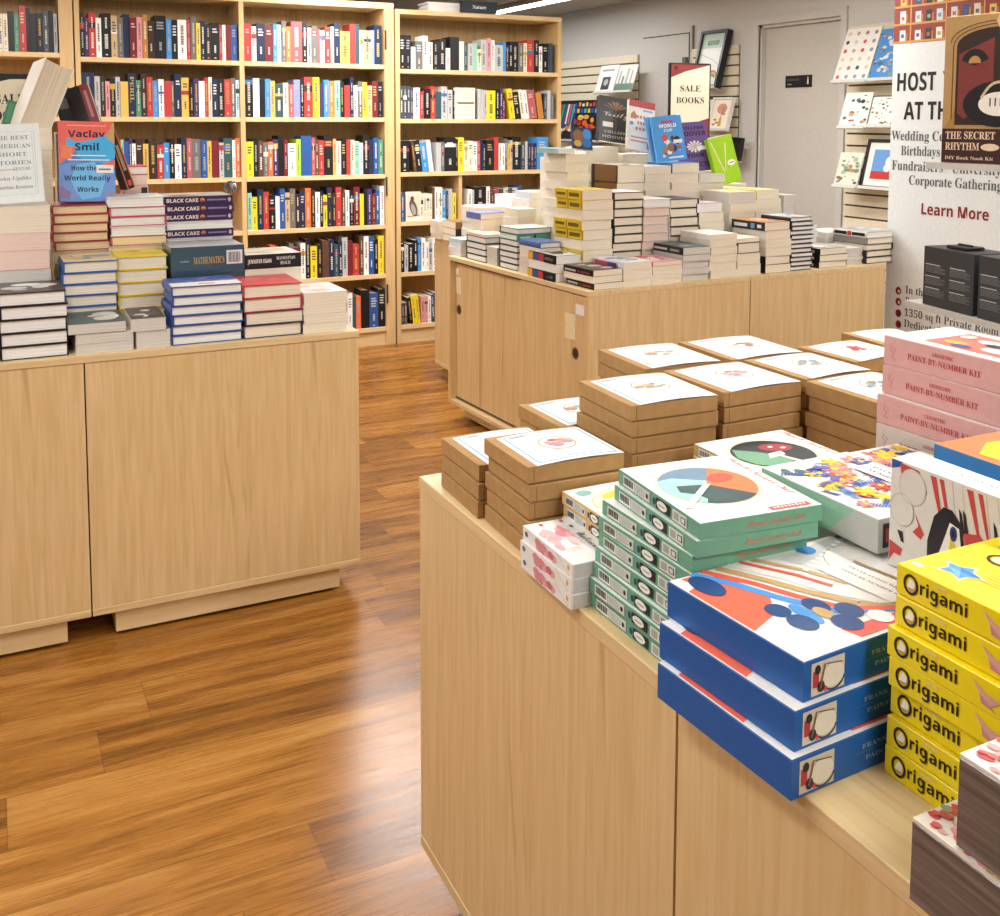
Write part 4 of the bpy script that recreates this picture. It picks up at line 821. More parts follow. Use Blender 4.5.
# third row (tall)
fpile(566, 589, 154, .47, .18, P1(3, c='#e2d9c6', nm='thick cream', t=2)+P1(7, c='#e9e1cf', nm='cream', t=1), 'the tallest back-left pile')
bs = spine_deco('l', '', [(.06, .16, .0, 1, '#17171a')], band='#7a5630')
fpile(617, 643.5, 165, .46, .2, P1(4, c='#e9e1cf', nm='cream', t=2.2)+[dict(c='#7a5630', p='cream', s='l', hard=False, n='thick brown-spined', t=2.6, deco=bs) for _ in range(1)]+[dict(c='#6a4a2a', p='cream', s='l', hard=False, n='thick dark brown-spined', t=2.4, deco=bs, top=top_art('#e9e6de', ['#8a6a3a', '#c9a96a', '#2a2420', '#f2f0ea']))], 'the tall pile with thick brown spines')
z3 = fpile(644, 670, 166, .465, .18, P1(2, c='#e6e0d2', nm='thick pale', t=2.6)+P1(6, c='#e6e0d2', nm='cream-edged')+[dict(c='#e4e0d6', p='cream', hard=False, n='pale-topped', t=1)], 'the third tall back pile')
z4_ = fpile(670.5, 697.5, 163, .47, .18, P1(2, c='#e6e0d2', nm='thick pale', t=2.6)+P1(5, c='#e9e3d4', nm='cream-edged', t=1.3)+[dict(c='#4f8fce', p='cream', s='l', hard=False, n='blue-cornered', t=1.3)], 'the tall pile under the light blue display book')
z5 = fpile(698, 723, 174, .48, .18, [dict(c='#e4ddd0', p='cream', n='cream-boarded') for _ in range(9)]+[dict(c='#bdb8b0', p='grey', n='grey-edged', hard=False)], 'the back pile under the purple display book')
z6 = fpile(723.5, 745, 188, .49, .18, P1(8, c='#e6dfce', nm='ivory'), 'the back pile under the lime green book')
# books lying crosswise on top
def single(u0, u1, v, d, z, h, b, where, yaw=0):
    P = fxy(u0, v); pile((P.x, P.y), radians(FA+yaw), u1-u0, d, z, h, [b], where, 'book piles on the far table', RN, 0, 0)
u, z = fat(558, 151, .46); u2, _ = fat(575, 151, .46)
single(u, u2, .46, .17, fat(556, 154, .47)[1]+.0008, .022, dict(c='#9cc3c4', p='white', hard=False, n='white and aqua'), 'the tallest back-left pile, laid crosswise')
# piles behind (row four) carrying the display books
R4 = .72
def back_pile(pa, pb, yt, n, where, **k): return fpile(pa, pb, yt, R4, .17, P1(4, c='#e7e1d3', nm='cream-white'), where, **k)
za = back_pile(586, 618, 147, 12, 'the back-row pile under the black display book')
zb = back_pile(622, 652, 154, 12, 'the back-row pile under the white and red display book')
zc = back_pile(654, 682, 168, 11, 'the back-row pile behind the light blue book')
zd = back_pile(684, 712, 171, 11, 'the back-row pile behind the purple book')
ze = back_pile(716, 746, 184, 10, 'the back-row pile behind the lime green book')
back_pile(560, 584, 158, 11, 'the back-row pile under the dark blue book')
# left edge piles (corner by corner along the sliding doors)
def epile(pa, pb, yt, books, where, wd, u=.03, **k):
    # pile on the edge over the sliding doors: its long side spans pixel columns pa..pb along that edge
    v0 = vedge(pb, u); v1 = vedge(pa, u); _, top = fat(pb, yt, v0); P = fxy(u, v0)
    return pile((P.x, P.y), radians(FA), wd, v1-v0-.012, TF, top-TF, books, where, 'book piles on the far table', RN, .002, .8)
vid = spine_deco('l', '', [(.0, .18, .05, .95, '#e0a83a'), (.2, .36, .1, .9, '#2f5a96'), (.38, .58, .1, .9, '#b83a48'), (.60, .99, .0, 1, '#17171a'), (.62, .92, .35, .65, '#e4e4e4')])
VB = dict(c='#2a2a2e', p='white', s='l', hard=False, n='rainbow-spined', deco=vid)
epile(527, 556, 256, [dict(VB), dict(c='#e9e5da', p='white', hard=False, s='r', n='white'), dict(VB, top=top_art('#d9d9d6', ['#1a1a1c', '#8a8a8a', '#f2f2f0', '#3a3a3c']))], 'the edge pile with rainbow-coloured spines', .125, u=.012, )
epile(518, 540, 243, P1(3, c='#d6cfc0', nm='grey', p='grey')+P1(2, c='#e6e0d2', nm='cream')+[dict(c='#3f5f9a', p='white', n='blue-boarded')], 'the edge pile left of the rainbow spines', .10, u=.02)
epile(498, 517, 229, [dict(c='#2a3340', p='white', n='slate-boarded', s='b') for _ in range(5)]+[dict(c='#4f9a86', p='white', s='f', n='mint green spined', kw=1.7, deco=spine_deco('f', '', [(.5, .56, .1, .9, '#1c2a2a'), (.1, .4, .4, .6, '#cfe6de')])), dict(c='#2a3340', p='white', n='aqua-topped', s='b', kw=1.7, top=top_art('#cfe4e2', ['#a9d2cc', '#e9f0ee']))], 'the edge pile with the mint green spine', .10)
epile(486, 497, 248, P1(3, c='#c9c4ba', nm='grey', p='grey'), 'the narrow low edge pile', .1)
epile(465, 485, 235, [dict(c='#22303e', p='white', n='navy-boarded', s='b') for _ in range(4)]+[dict(c='#e4c9b8', p='white', n='peach-topped', hard=False, t=.5)], 'the edge pile of navy-boarded hardbacks', .12)
epile(448, 461, 240, P1(3, c='#d9dfe2', nm='pale')+[dict(c='#b9d8e4', p='white', n='pale blue topped', hard=False, top=top_art('#c9e2ea', ['#e2eef2', '#a9cbd8']))], 'the farthest edge pile on the sliding-door cabinet', .1)
fpile(482, 511, 213, 1.03, .15, P1(6, c='#e9e2d0', nm='cream')+[dict(c='#5f6fae', p='cream', hard=False, n='violet-blue covered', top=top_art('#7a80b4', ['#c9c4d8', '#4a5a96', '#e4e0e4']))], 'the inner pile behind the navy-boarded hardbacks', yb=240)
fpile(519, 537, 209, .80, .13, P1(6, c='#ddd5c4', nm='beige'), 'the inner pile next to the tallest pile', yb=240)
fpile(530, 548, 192, .98, .15, P1(8, c='#e6e4de', nm='white', p='white')+[dict(c='#c9d4d8', p='white', hard=False, n='pale blue')], 'the inner pile behind the tallest pile, by the bookcase', yb=240)
fpile(534, 555, 210, .42, .045, [dict(c='#1f2126', p='white', n='black-bound', s='l') for _ in range(6)], 'the thin pile in front of the tallest pile', yb=240) if 0 else None
# on the cabinet standing behind
def bpile(pa, pb, yt, y, d, books, where):
    a = ony(pa, 235, y); b = ony(pb, 235, y); pile((a.x, y), 0, b.x-a.x, d, TF, ony((pa+pb)/2, yt, y).z-TF, books, where, 'book piles on the cabinet behind the far table', RN)
bpile(439, 454, 221, 5.13, .12, P1(4, c='#e4dccb', nm='cream', t=1), 'the leftmost pile on the cabinet behind')
bpile(456, 472, 222, 4.93, .18, [dict(c='#8a6a3e', p='cream', s='f', n='brown-spined', hard=False), dict(c='#2a2a2e', p='cream', s='f', n='black-spined', hard=False), dict(c='#8a6a3e', p='cream', s='f', n='wood-brown', hard=False)], 'the small pile with brown spines on the cabinet behind')
bpile(476, 508, 207, 4.74, .18, [dict(c='#1e2024', p='white', n='white and black covered', top=top_art('#dfe3e4', ['#e9ecec', '#8a9aa0', '#26282c']))]+P1(4, c='#e4e0d4', nm='cream'), 'the wide pile on the cabinet behind')
bpile(512, 532, 196, 4.74, .2, P1(7, c='#e9e6de', nm='white', p='white'), 'the tall white pile on the cabinet behind')

# ---------------- display books standing on the far table
def fstand(name, label, pl, pr, yt, yb, v, t, art, cover, yaw=0, tilt=12, base=None, roll=0, **k):
    ul, zb_ = fat(pl, yb, v); ur, _ = fat(pr, yb, v); _, zt_ = fat((pl+pr)/2, yt, v); z = base if base else zb_
    P = fxy((ul+ur)/2, v)
    return stand_book(name, label, (P.x, P.y, z+.001), (ur-ul)/cos(radians(yaw)), (zt_-z)/cos(radians(tilt)), t, FA+yaw, tilt, art, cover, roll=roll, group='display books on the far table', **k)
def art_verity(f, F, w, h):
    f.rect(F, 0, 0, w, h, C('#2f3135', .3, .5), .0002)
    for a in (-.5, -.3, -.1, .1, .3, .5): f.poly(F, [(w*.5, h*.7), (w*(.5+a*.7-.05), h*(.92-abs(a)*.2)), (w*(.5+a*.7+.06), h*(.9-abs(a)*.2))], C('#9a7656', .4), .0006)
    f.line(F, (w*.5, h*.9), (w*.52, h*.25), w*.03, C('#7a5c44', .4), .0007)
    f.text(F, 'Verity', w*.52, h*.56, h*.1, C('#cfc2b2', .4), 'script', width=w*.8, align='c', lift=.0012); f.rect(F, w*.1, h*.32, w*.42, h*.43, C('#ecebe6'), .0014)
    f.text(F, 'COLLEEN', w*.5, h*.19, h*.055, C('#b9b3aa'), 'sans', width=w*.7, align='c', lift=.0012); f.text(F, 'HOOVER', w*.5, h*.08, h*.06, C('#b9b3aa'), 'sans', width=w*.8, align='c', lift=.0012)
fstand('paperback_book', 'black paperback with curling script title on a pale stack, far table', 600, 630, 101, 147.5, R4+.02, .028, art_verity, '#2c2e32', yaw=-6, tilt=14, base=za, roll=8)
def art_pinkhouse(f, F, w, h):
    f.rect(F, 0, 0, w, h, C('#ece8e0', .35), .0002); f.rect(F, 0, h*.86, w, h, C('#b8545a'), .0005); f.rect(F, w*.55, h*.79, w*.92, h*.83, C('#8fb0c8'), .0005)
    red = C('#c98a86')
    for i, ww in enumerate((.5, .42, .55)):
        for q in range(4): f.rect(F, w*(.55-ww/2+ww*q/4), h*(.64-.12*i), w*(.55-ww/2+ww*(q+.7)/4), h*(.70-.12*i), red, .0008)
    f.rect(F, w*.12, h*.24, w*.9, h*.27, C('#d98a8a')); f.rect(F, w*.1, h*.16, w*.86, h*.2, C('#d9a29c')); f.poly(F, [(w*.08, h*.7), (w*.2, h*.78), (w*.3, h*.7), (w*.3, h*.62), (w*.08, h*.62)], C('#c97f5f'), .0006); f.ell(F, w*.12, h*.52, w*.08, h*.04, C('#7a9ab0'), .0006); f.rect(F, w*.74, h*.05, w*.86, h*.16, C('#cf7a7a'), .0006)
fstand('paperback_book', 'white paperback with a dark red top band and pink lettering, far table', 628, 652, 104, 155, R4-.075, .02, art_pinkhouse, '#e6e2da', yaw=-8, tilt=14, base=zb, roll=10, spine='r')
def art_kids(f, F, w, h):
    f.rect(F, 0, 0, w, h, C('#4a9ae0', .3, .5), .0002)
    f.text(F, 'HIGHLIGHTS', w*.5, h*.86, h*.05, C('#c2485a'), 'sans', width=w*.5, align='c', lift=.0012) if 0 else f.rect(F, w*.3, h*.85, w*.7, h*.9, C('#c2485a'), .0008)
    f.text(F, 'WORLD', w*.5, h*.745, h*.08, C('#f2f2f0'), 'sans', width=w*.6, align='c', off=.02, lift=.0012); f.text(F, 'CUP', w*.5, h*.65, h*.06, C('#f2f2f0'), 'sans', width=w*.3, align='c', off=.02, lift=.0012)
    rr = random.Random(5)
    for a, b, c, ra in ((.35, .52, '#d8504a', .1), (.42, .42, '#e8e4dc', .08), (.6, .5, '#5a3a3a', .07), (.75, .46, '#22262c', .1), (.5, .3, '#8a6a5a', .12), (.3, .25, '#a87a5a', .09), (.62, .28, '#2c3e6a', .1), (.44, .2, '#e9e4da', .08), (.8, .28, '#b05a4a', .06), (.24, .12, '#e2d4c0', .05)):
        f.ell(F, w*a, h*b, w*ra, h*ra*.8, C(c), .0006+.00005*len(c)+.0001*ra, n=10); f.rect(F, w*(a-ra*.5), h*(b-ra*1.1), w*(a+ra*.4), h*b, C(rr.choice(['#3a4a7a', '#c9504a', '#e0dcd0', '#4a3a34'])), .0009)
    f.rect(F, w*.62, h*.38, w*.92, h*.46, C('#ecebe6'), .0016); f.rect(F, w*.4, h*.05, w*.9, h*.09, C('#dfe9f0'), .0008)
fstand('paperback_book', 'light blue children\'s book with small cartoon figures, standing on the far table', 657, 688, 118, 167, .52, .012, art_kids, '#5aa2e2', yaw=4, tilt=10, base=max(z3, z4_), roll=-4, easel=False)
fstand('paperback_book', 'second light blue children\'s book peeking out behind its twin', 652, 684, 118.5, 167, .55, .012, plain_art([('r', 0, 0, 1, 1, '#4a9ae0', .0003), ('r', 0, 0, .08, 1, '#7ab8ea', .0006)]), '#5aa2e2', yaw=4, tilt=10, base=max(z3, z4_), roll=-5)
def art_purple(f, F, w, h):
    f.rect(F, 0, 0, w, h, C('#6a4f8e', .3, .5), .0002); ink = C('#2a2140')
    f.text(F, 'COLLEEN', w*.5, h*.85, h*.06, ink, 'sans', width=w*.76, align='c', off=.03, lift=.0008); f.text(F, 'HOOVER', w*.5, h*.72, h*.09, ink, 'sans', width=w*.9, align='c', off=.03, lift=.0008)
    for j in range(12): t = j*pi/6; f.poly(F, [(w*.52, h*.5), (w*(.52+.25*cos(t-.18)), h*(.5+.1*sin(t-.18))), (w*(.52+.3*cos(t)), h*(.5+.13*sin(t))), (w*(.52+.25*cos(t+.18)), h*(.5+.1*sin(t+.18)))], C('#e6dde2'), .001)
    f.ell(F, w*.52, h*.5, w*.06, h*.03, C('#c9b48a'), .0014); f.text(F, 'ALL', w*.06, h*.55, h*.055, ink, 'sans', width=w*.2, off=.03, lift=.0012)
    f.text(F, 'YOUR', w*.5, h*.28, h*.08, ink, 'sans', width=w*.6, align='c', off=.03, lift=.0012); f.text(F, 'PERFECTS', w*.5, h*.09, h*.09, ink, 'sans', width=w*.9, align='c', off=.03, lift=.0012); f.rect(F, w*.6, h*.42, w*.94, h*.5, C('#eceaea'), .0016)
fstand('paperback_book', 'purple paperback with a white flower and dark block lettering, far table', 683, 712, 124, 172, .585, .022, art_purple, '#6a4f8e', yaw=0, tilt=10, base=z5, roll=-3)
def art_lime(f, F, w, h):
    f.rect(F, 0, 0, w, h, C('#9fd020', .3, .5), .0002)
    for p, q in (((.1, .92), (.38, .26)), ((.66, .84), (.44, .3))): f.line(F, (w*p[0], h*p[1]), (w*q[0], h*q[1]), w*.05, C('#e9c98a'), .0008); f.line(F, (w*p[0], h*p[1]), (w*q[0], h*q[1]), w*.02, C('#f4ead0'), .0012)
    f.ell(F, w*.74, h*.42, w*.16, h*.06, C('#f2f2ec'), .001); f.rect(F, w*.64, h*.41, w*.84, h*.43, C('#5a5a50'), .0014)
fstand('hardback_book', 'bright lime green book with two pale sticks on its cover, far table', 717, 744, 140, 187, .54, .02, art_lime, '#9fd020', yaw=8, tilt=12, base=z6, roll=-9)
fstand('paperback_book', 'white book standing behind the lime green one', 718, 738, 138, 186, R4-.03, .02, plain_art([('r', .0, 0, 1, .95, '#e9e9e6', .0004)]), '#e4e4e2', yaw=4, tilt=8, base=None, roll=-8)
fstand('paperback_book', 'dark blue and brown illustrated book leaning below the colourful poster', 574, 592, 130, 152, R4+.0, .014, plain_art([('r', 0, 0, 1, 1, '#1f3550', .0002), ('e', .3, .6, .28, .3, '#8a6038', .0006), ('e', .75, .7, .22, .26, '#3f8ad0', .0006), ('e', .7, .3, .24, .2, '#2f6aa8', .0008), ('e', .25, .25, .2, .15, '#c9a04a', .001)]), '#22384f', yaw=-8, tilt=22, base=None, roll=6)
# sale sign on a stand
us, _ = fat(670, 120, .98); ue, _ = fat(709, 120, .98); zt_ = fat(690, 63, .98)[1]; P = fxy((us+ue)/2, .98, TF)
t = thing('sale_sign', 'black framed cream sale sign with dark red corners, standing behind the display books', 'sign', P, radians(FA-3), 'sale signs'); w = ue-us; h = .40
f = MB(); f.box(-w/2, 0, zt_-TF-h, w/2, .014, zt_-TF, C('#19191b', .4), bev=.004); f.build('frame', t)
f = MB(); F2 = fr_front(-w/2, 0, zt_-TF-h); q = .008
f.rect(F2, q, q, w-q, h-q, C('#e9dfc8', .5), .0006); mr = C('#93403f', .5)
f.poly(F2, [(q, h-q), (q, h*.84), (w-q, h-q)], mr, .0012); f.poly(F2, [(q, h-q), (w*.78, h-q), (q, h*.815)], mr, .0010); f.poly(F2, [(w-q, q), (w-q, h*.30), (q, h*.14), (q, q)], mr, .0010)
f.text(F2, 'SALE', w*.5, h*.64, .03, C('#25211f'), 'serif', width=w*.5, align='c', lift=.0016, off=-.008); f.text(F2, 'BOOKS', w*.5, h*.49, .03, C('#25211f'), 'serif', width=w*.68, align='c', lift=.0016, off=-.008)
for j in (-1, 0, 1): f.rect(F2, w*.14+j*.006-.002, h*.925, w*.14+j*.006+.002, h*.955, C('#2a1c1c'), .002)
f.ring(F2, w*.14, h*.925, .011, .009, .002, C('#2a1c1c'), .002, t0=180, t1=360); f.build('sign_face', t)
f = MB(); f.tube((0, .007, .006), (0, .007, zt_-TF-h+.01), .008, C('#19191b', .4)); f.box(-.09, -.06, 0, .09, .08, .006, C('#19191b', .4)); f.build('stand', t)
# ================================================================== BOXED KITS ON THE NEAR TABLE
KR = C('#a98455', .7, .2, .05); KRL = C('#b08a5a', .7, .2, .05); PW_ = C('#e4ecef', .5)
def clone(o, loc, rz, label, group=None):
    c = o.copy(); COL.objects.link(c); c.location = loc; c.rotation_euler.z = rz; c['label'] = uniq(label)
    if group: c['group'] = group
    for ch in list(o.children):
        d = ch.copy(); COL.objects.link(d); d.parent = c
    return c
def kraft_box(W, L, h, des, label, loc, rz, bow=.0028):
    o = thing('kraft_kit_box', uniq(label), 'box', loc, rz, 'kraft card kit boxes')
    f = MB(); f.box(.0015, .0015, 0, W-.0015, L-.0015, h*.8, KR); f.build('tray', o)
    f = MB(); f.box(0, 0, .0012, W, L, h-.0006, KRL, bev=.0008); f.box(W*.06, -.0004, .002, W*.065, 0, h-.002, C('#7c5c38')); f.build('lid', o)
    # printed paper band, bowed up a little between its edges
    f = MB(); n = 8; m = .016; FT = []
    z = lambda a: h-.0002+bow*sin(pi*a)
    V = [(m+(W-m)*j/n, y, z(j/n)) for j in range(n+1) for y in (-.0006 if bow else .012, L-.012)]
    f.add(V, [(2*j, 2*j+2, 2*j+3, 2*j+1) for j in range(n)], PW_); f.add([(x, y, zz-.0004) for x, y, zz in V], [(2*j+1, 2*j+3, 2*j+2, 2*j) for j in range(n)], PW_)
    zt = h+.0030; F = fr_top(0, 0, zt); c1 = C('#6b9db2', .5)
    def seg(p, q, w, mat):   # printed line laid on the curved sheet
        k = 6
        for j in range(k):
            a = [p[0]+(q[0]-p[0])*t/k for t in (j, j+1)]; b = [p[1]+(q[1]-p[1])*t/k for t in (j, j+1)]
            d = Vector((q[0]-p[0], q[1]-p[1])).normalized(); nx, ny = -d.y*w/2, d.x*w/2
            P = [(a[0]+nx, b[0]+ny), (a[0]-nx, b[0]-ny), (a[1]-nx, b[1]-ny), (a[1]+nx, b[1]+ny)]
            f.add([(x, y, z((x-m)/(W-m))+.0004) for x, y in P], [(0, 1, 2, 3)], mat)
    x0, x1, y0, y1 = m+.008, W-.008, .008, L-.02
    for p, q in (((x0, y0), (x1, y0)), ((x1, y0), (x1, y1)), ((x1, y1), (x0, y1)), ((x0, y1), (x0, y0))): seg(p, q, .0022, c1)
    cx, cy = (x0+x1)/2, (y0+y1)/2+.006; r = L*.19
    ring = [(cx+r*cos(2*pi*j/24), cy+r*sin(2*pi*j/24)) for j in range(25)]
    for p, q in zip(ring, ring[1:]): 
        d = Vector((q[0]-p[0], q[1]-p[1])).normalized(); w = .0012; P = [(p[0]-d.y*w, p[1]+d.x*w), (p[0]+d.y*w, p[1]-d.x*w), (q[0]+d.y*w, q[1]-d.x*w), (q[0]-d.y*w, q[1]+d.x*w)]
        f.add([(x, y, z((x-m)/(W-m))+.0005) for x, y in P], [(0, 1, 2, 3)], C('#b9a27a'))
    rr = random.Random(des[0]); 
    for j in range(des[1]):
        t = rr.uniform(0, 6.28); q = r*rr.uniform(des[2], .7); a, b = cx+q*cos(t), cy+q*sin(t)*.8; s = rr.uniform(.006, .012)
        pts = [(a+s*cos(k*1.257), b+s*.7*sin(k*1.257)) for k in range(5)]
        f.add([(x, y, z((x-m)/(W-m))+.0006+.00003*j) for x, y in pts], [(0, 1, 2, 3, 4)], C(rr.choice(des[3])))
    g = C('#5d7580')
    for j in range(9): seg((x0+.006+j*.0034, y1-.006), (x0+.0085+j*.0034, y1-.006), .0035, g)
    for j in range(16): seg((cx-.018+j*.004, y0+.009), (cx-.0152+j*.004, y0+.009), .0028, g)
    f.build('paper_band', o); return o
DES = {'a': (1, 9, .1, ['#c9666a', '#d98a8a', '#b9a07a']), 'b': (2, 10, .2, ['#8a7a5a', '#b99a6a', '#c9b08a']), 'c': (3, 12, .3, ['#c9906a', '#9ab0a0', '#d9a07a']), 'd': (4, 12, .4, ['#d9a04a', '#4a7a8a', '#c9663a', '#7a9a5a']),
       'e': (5, 9, .1, ['#c94a4a', '#b93a3a']), 'f': (6, 14, .4, ['#c9a86a', '#9a8a6a', '#8a9aa0'])}
KB = [('K1', .690, 1.479, -1.6, .165, .162, 3, 'b', 'the kraft stack at the far left corner'), ('K2', .692, 1.311, -2.0, .165, .156, 5, 'a', 'the kraft stack with a red motif, behind the watercolour boxes'),
      ('K3', .904, 1.362, -1.5, .167, .175, 7, 'b', 'the middle kraft stack with a small brown motif'), ('K4', 1.090, 1.360, 1.7, .170, .172, 7, 'a', 'the kraft stack right of the middle one, red flower motif'),
      ('K5', 1.066, 1.556, -3.0, .166, .178, 7, 'c', 'the back kraft stack nearest the far cabinet door'), ('K6', 1.257, 1.549, -1.0, .172, .178, 7, 'd', 'the back kraft stack with orange and teal motif'),
      ('K7', 1.276, 1.372, 2.0, .157, .165, 7, 'f', 'the kraft stack with a ring of gold motifs'), ('K8', 1.272, 1.195, 0, .157, .168, 7, 'f', 'the kraft stack touching the pink boxes'),
      ('K9', 1.452, 1.430, 3.0, .150, .150, 7, 'e', 'the kraft stack with a single red leaf motif'), ('K10', 1.620, 1.485, -6.0, .135, .165, 7, 'b', 'the kraft stack in front of the banner'), ('K11', .880, 1.548, 0, .160, .158, 4, 'c', 'the low kraft stack at the table\'s far edge')]
rk = random.Random(4)
for nm, x, y, rot, W, L, n, de, wh in KB:
    h = {3: .0295, 5: .0274}.get(n, .0272); proto = None; wh = wh.replace('the ', '', 1)
    for i in range(n):
        dx = rk.uniform(-.002, .004)+(.002*(i % 2)); dy = rk.uniform(-.002, .003); rz = radians(rot+rk.uniform(-1.2, 1.2))
        loc = (x+dx, y+dy, TF+.0003+i*h); lb = f'kraft box, {pos_word(i, n)} in {wh}'
        if i == n-1: kraft_box(W, L, h-.0006, DES[de], lb, loc, rz)
        elif not proto: proto = kraft_box(W, L, h-.0010, DES[de], lb, loc, rz, .0)
        else: clone(proto, loc, rz, lb)

# ---- punch needle kits
def barcode(f, F, a, b, w, h, l=.0008):
    f.rect(F, a, b, a+w, b+h, C('#e9ece9'), l)
    x = a+w*.08; j = 0
    while x < a+w*.9: ww = w*(.03, .05, .02, .06)[j % 4]; f.rect(F, x, b+h*.2, x+ww, b+h*.88, C('#3a3c3e'), l+.0003); x += ww+w*(.04, .02, .03)[j % 3]; j += 1
def art_circle(f, W, L, z, kind):
    F = fr_top(0, 0, z); cx, cy = W*.45, L*.53; r = L*.32; rx = W*.37
    f.rect(F, .001, .001, W-.001, L-.001, C('#f4f3ee', .35), .0002)
    f.ring(F, cx, cy, rx+.004, r+.004, .003, C('#efdcb0'), .0004)
    def P(pts, c, l): f.poly(F, [(cx+a*rx, cy+b*r) for a, b in pts], C(c, .5), l)
    if kind == 'green':
        f.ell(F, cx, cy, rx, r, C('#6d8ea6', .5), .0005, n=32)
        f.ell(F, cx, cy, rx*.995, r*.995, C('#9fe3d0', .5), .0007, n=16, t0=150, t1=262); P([(0, 0), (-.87, .5), (-.5, .55), (.1, .2)], '#a9e6d6', .0008)
        f.ell(F, cx, cy, rx*.995, r*.995, C('#ef7a42', .5), .0007, n=20, t0=-62, t1=58); f.ell(F, cx+rx*.45, cy+r*.25, rx*.32, r*.22, C('#e8503a', .5), .0009, n=20, rot=.3)
        f.ell(F, cx, cy, rx*.995, r*.995, C('#2f4a4c', .5), .0010, n=14, t0=238, t1=310); P([(-.65, .12), (0, 0), (.15, -.95), (-.35, -.92), (-.5, -.4), (-.75, -.2)], '#33544c', .0010)
        f.line(F, (cx, cy), (cx-rx*1.05, cy-r*.98), .008, C('#dbe9ec', .2, .7), .0022); f.line(F, (cx+rx*.02, cy+r*.1), (cx-.002, cy-r*.1), .002, C('#c9a86a'), .0026)
    elif kind == 'yellow':
        f.ell(F, cx, cy, rx, r, C('#efe9d8', .5), .0005, n=32); P([(-.9, -.2), (-.6, .7), (.2, .98), (.9, .4), (.3, .5), (-.3, .2)], '#ecd85a', .0007); P([(-.6, -.2), (0, .1), (.5, -.3), (.2, -.8), (-.4, -.75)], '#e58a84', .0008); P([(0, .7), (.6, .7), (.8, .4), (.3, .35)], '#e0937a', .0009)
        f.ell(F, W*.12, L*.86, .012, .010, C('#8fc4bc'), .0008)
    else:
        f.ell(F, cx, cy, rx, r, C('#2f3638', .5), .0005, n=32); P([(-.95, .1), (-.7, .65), (-.3, .3), (0, -.1), (.1, -.6), (-.4, -.88), (-.85, -.45)], '#6fa582', .0007)
        f.ell(F, cx+rx*.35, cy+r*.35, rx*.42, r*.28, C('#a23a40', .5), .0009, n=20, rot=-.3); f.ell(F, cx+rx*.25, cy+r*.42, rx*.07, r*.06, C('#f0e9e2'), .0012, n=10); f.ell(F, cx+rx*.5, cy+r*.25, rx*.08, r*.06, C('#f0e9e2'), .0012, n=10)
        P([(-.1, .05), (.3, .1), (.25, -.15), (-.3, -.25)], '#ece6da', .0008); P([(-.0, -.1), (.1, -.1), (.3, -.7), (.15, -.75)], '#e2dccb', .0010)
    # script title along the +x side, reading towards the aisle
    f.text((Vector((W*.985, L*.93, z)), -Y_, X_, Z_), 'Punch Needle Kit', 0, -.012, .0115, C('#cc5450', .4), 'script', lift=.0012, width=L*.72)
    f.rect(F, W*.60, L*.02, W*.93, L*.075, C('#d8433e', .4), .0006)
    for j in range(9): f.rect(F, W*(.63+j*.031), L*.035, W*(.63+j*.031+.018), L*.06, C('#f0dcd4'), .0010)
def punch(W, L, h, side, kind, label, loc, rz, group):
    o = thing('punch_needle_kit', uniq(label), 'box', loc, rz, group)
    f = MB(); sc = C(side, .45); f.box(0, 0, 0, W, L, h, sc, bev=.0006, t=C('#f4f3ee', .35)); art_circle(f, W, L, h, kind)
    f.text(fr_front(0, 0, 0), 'Punch Needle Kit', W*.62, h*.32, h*.36, C('#d27a66', .4), 'script', align='c', width=W*.48, lift=.0006)
    f.build('box', o)
    g = MB(); F = fr_left(0, L, 0); a = h*.16; hh = h*.68
    f = g
    barcode(f, F, L*.07, a, L*.15, hh); f.rect(F, L*.225, a, L*.42, a+hh, C('#d9ddd8'), .0008)
    for j in range(5): f.rect(F, L*.24, a+hh*(.15+.16*j), L*(.35+.02*(j % 2)), a+hh*(.2+.16*j), C('#9aa39e'), .0012)
    f.ell(F, L*.39, a+hh*.5, L*.014, hh*.24, C('#24282a'), .0013, n=10); f.ell(F, L*.475, a+hh*.5, L*.016, hh*.35, C('#2f4664'), .0009, n=10)
    f.rect(F, L*.50, a, L*.67, a+hh, C('#22282c'), .0008); f.ell(F, L*.575, a+hh*.5, L*.062, hh*.42, C('#eef0ea'), .0012, n=14); f.rect(F, L*.54, a+hh*.45, L*.61, a+hh*.55, C('#8a8f8a'), .0015)
    f.rect(F, L*.70, a, L*.86, a+hh, C('#dfe2dc'), .0008); f.rect(F, L*.715, a+hh*.15, L*.775, a+hh*.85, C('#a9b0aa'), .0011); f.rect(F, L*.795, a+hh*.2, L*.85, a+hh*.8, C('#4f6a62'), .0011); f.rect(F, L*.805, a+hh*.3, L*.84, a+hh*.7, C('#dfe2dc'), .0014)
    g.build('printed_label', o); return o
xs = [.698, .697, .699, .705, .706, .709, .711, .708, .712]; hp = .0205
pr = punch(.170, .200, hp-.0005, '#6aa58c', 'green', 'green-sided punch needle kit, bottom one in the tall green stack', (xs[0], .938, TF+.0003), 0, 'green punch needle kits')
for i in range(1, 9):
    clone(pr, (xs[i]+(.004 if i > 6 else 0), .938+(.001 if i < 7 else -.006), TF+.0003+i*hp), radians([0, .4, -.6, .3, -.8, .2, -.9, -4.6, -5.2][i]), f'green-sided punch needle kit, {pos_word(i, 9)} in the tall green stack')
py = punch(.198, .160, .0188, '#e2bd7c', 'yellow', 'tan-sided punch needle kit with yellow picture, bottom one of its stack', (.746, 1.140, TF+.0003), 0, 'tan-sided punch needle kits')
for i in range(1, 5): clone(py, (.747+.001*(i % 2)-.0005*i, 1.140, TF+.0003+i*.0194), radians(.4*(i % 3)-.3), f'tan-sided punch needle kit with yellow picture, {pos_word(i, 5)} in its stack')
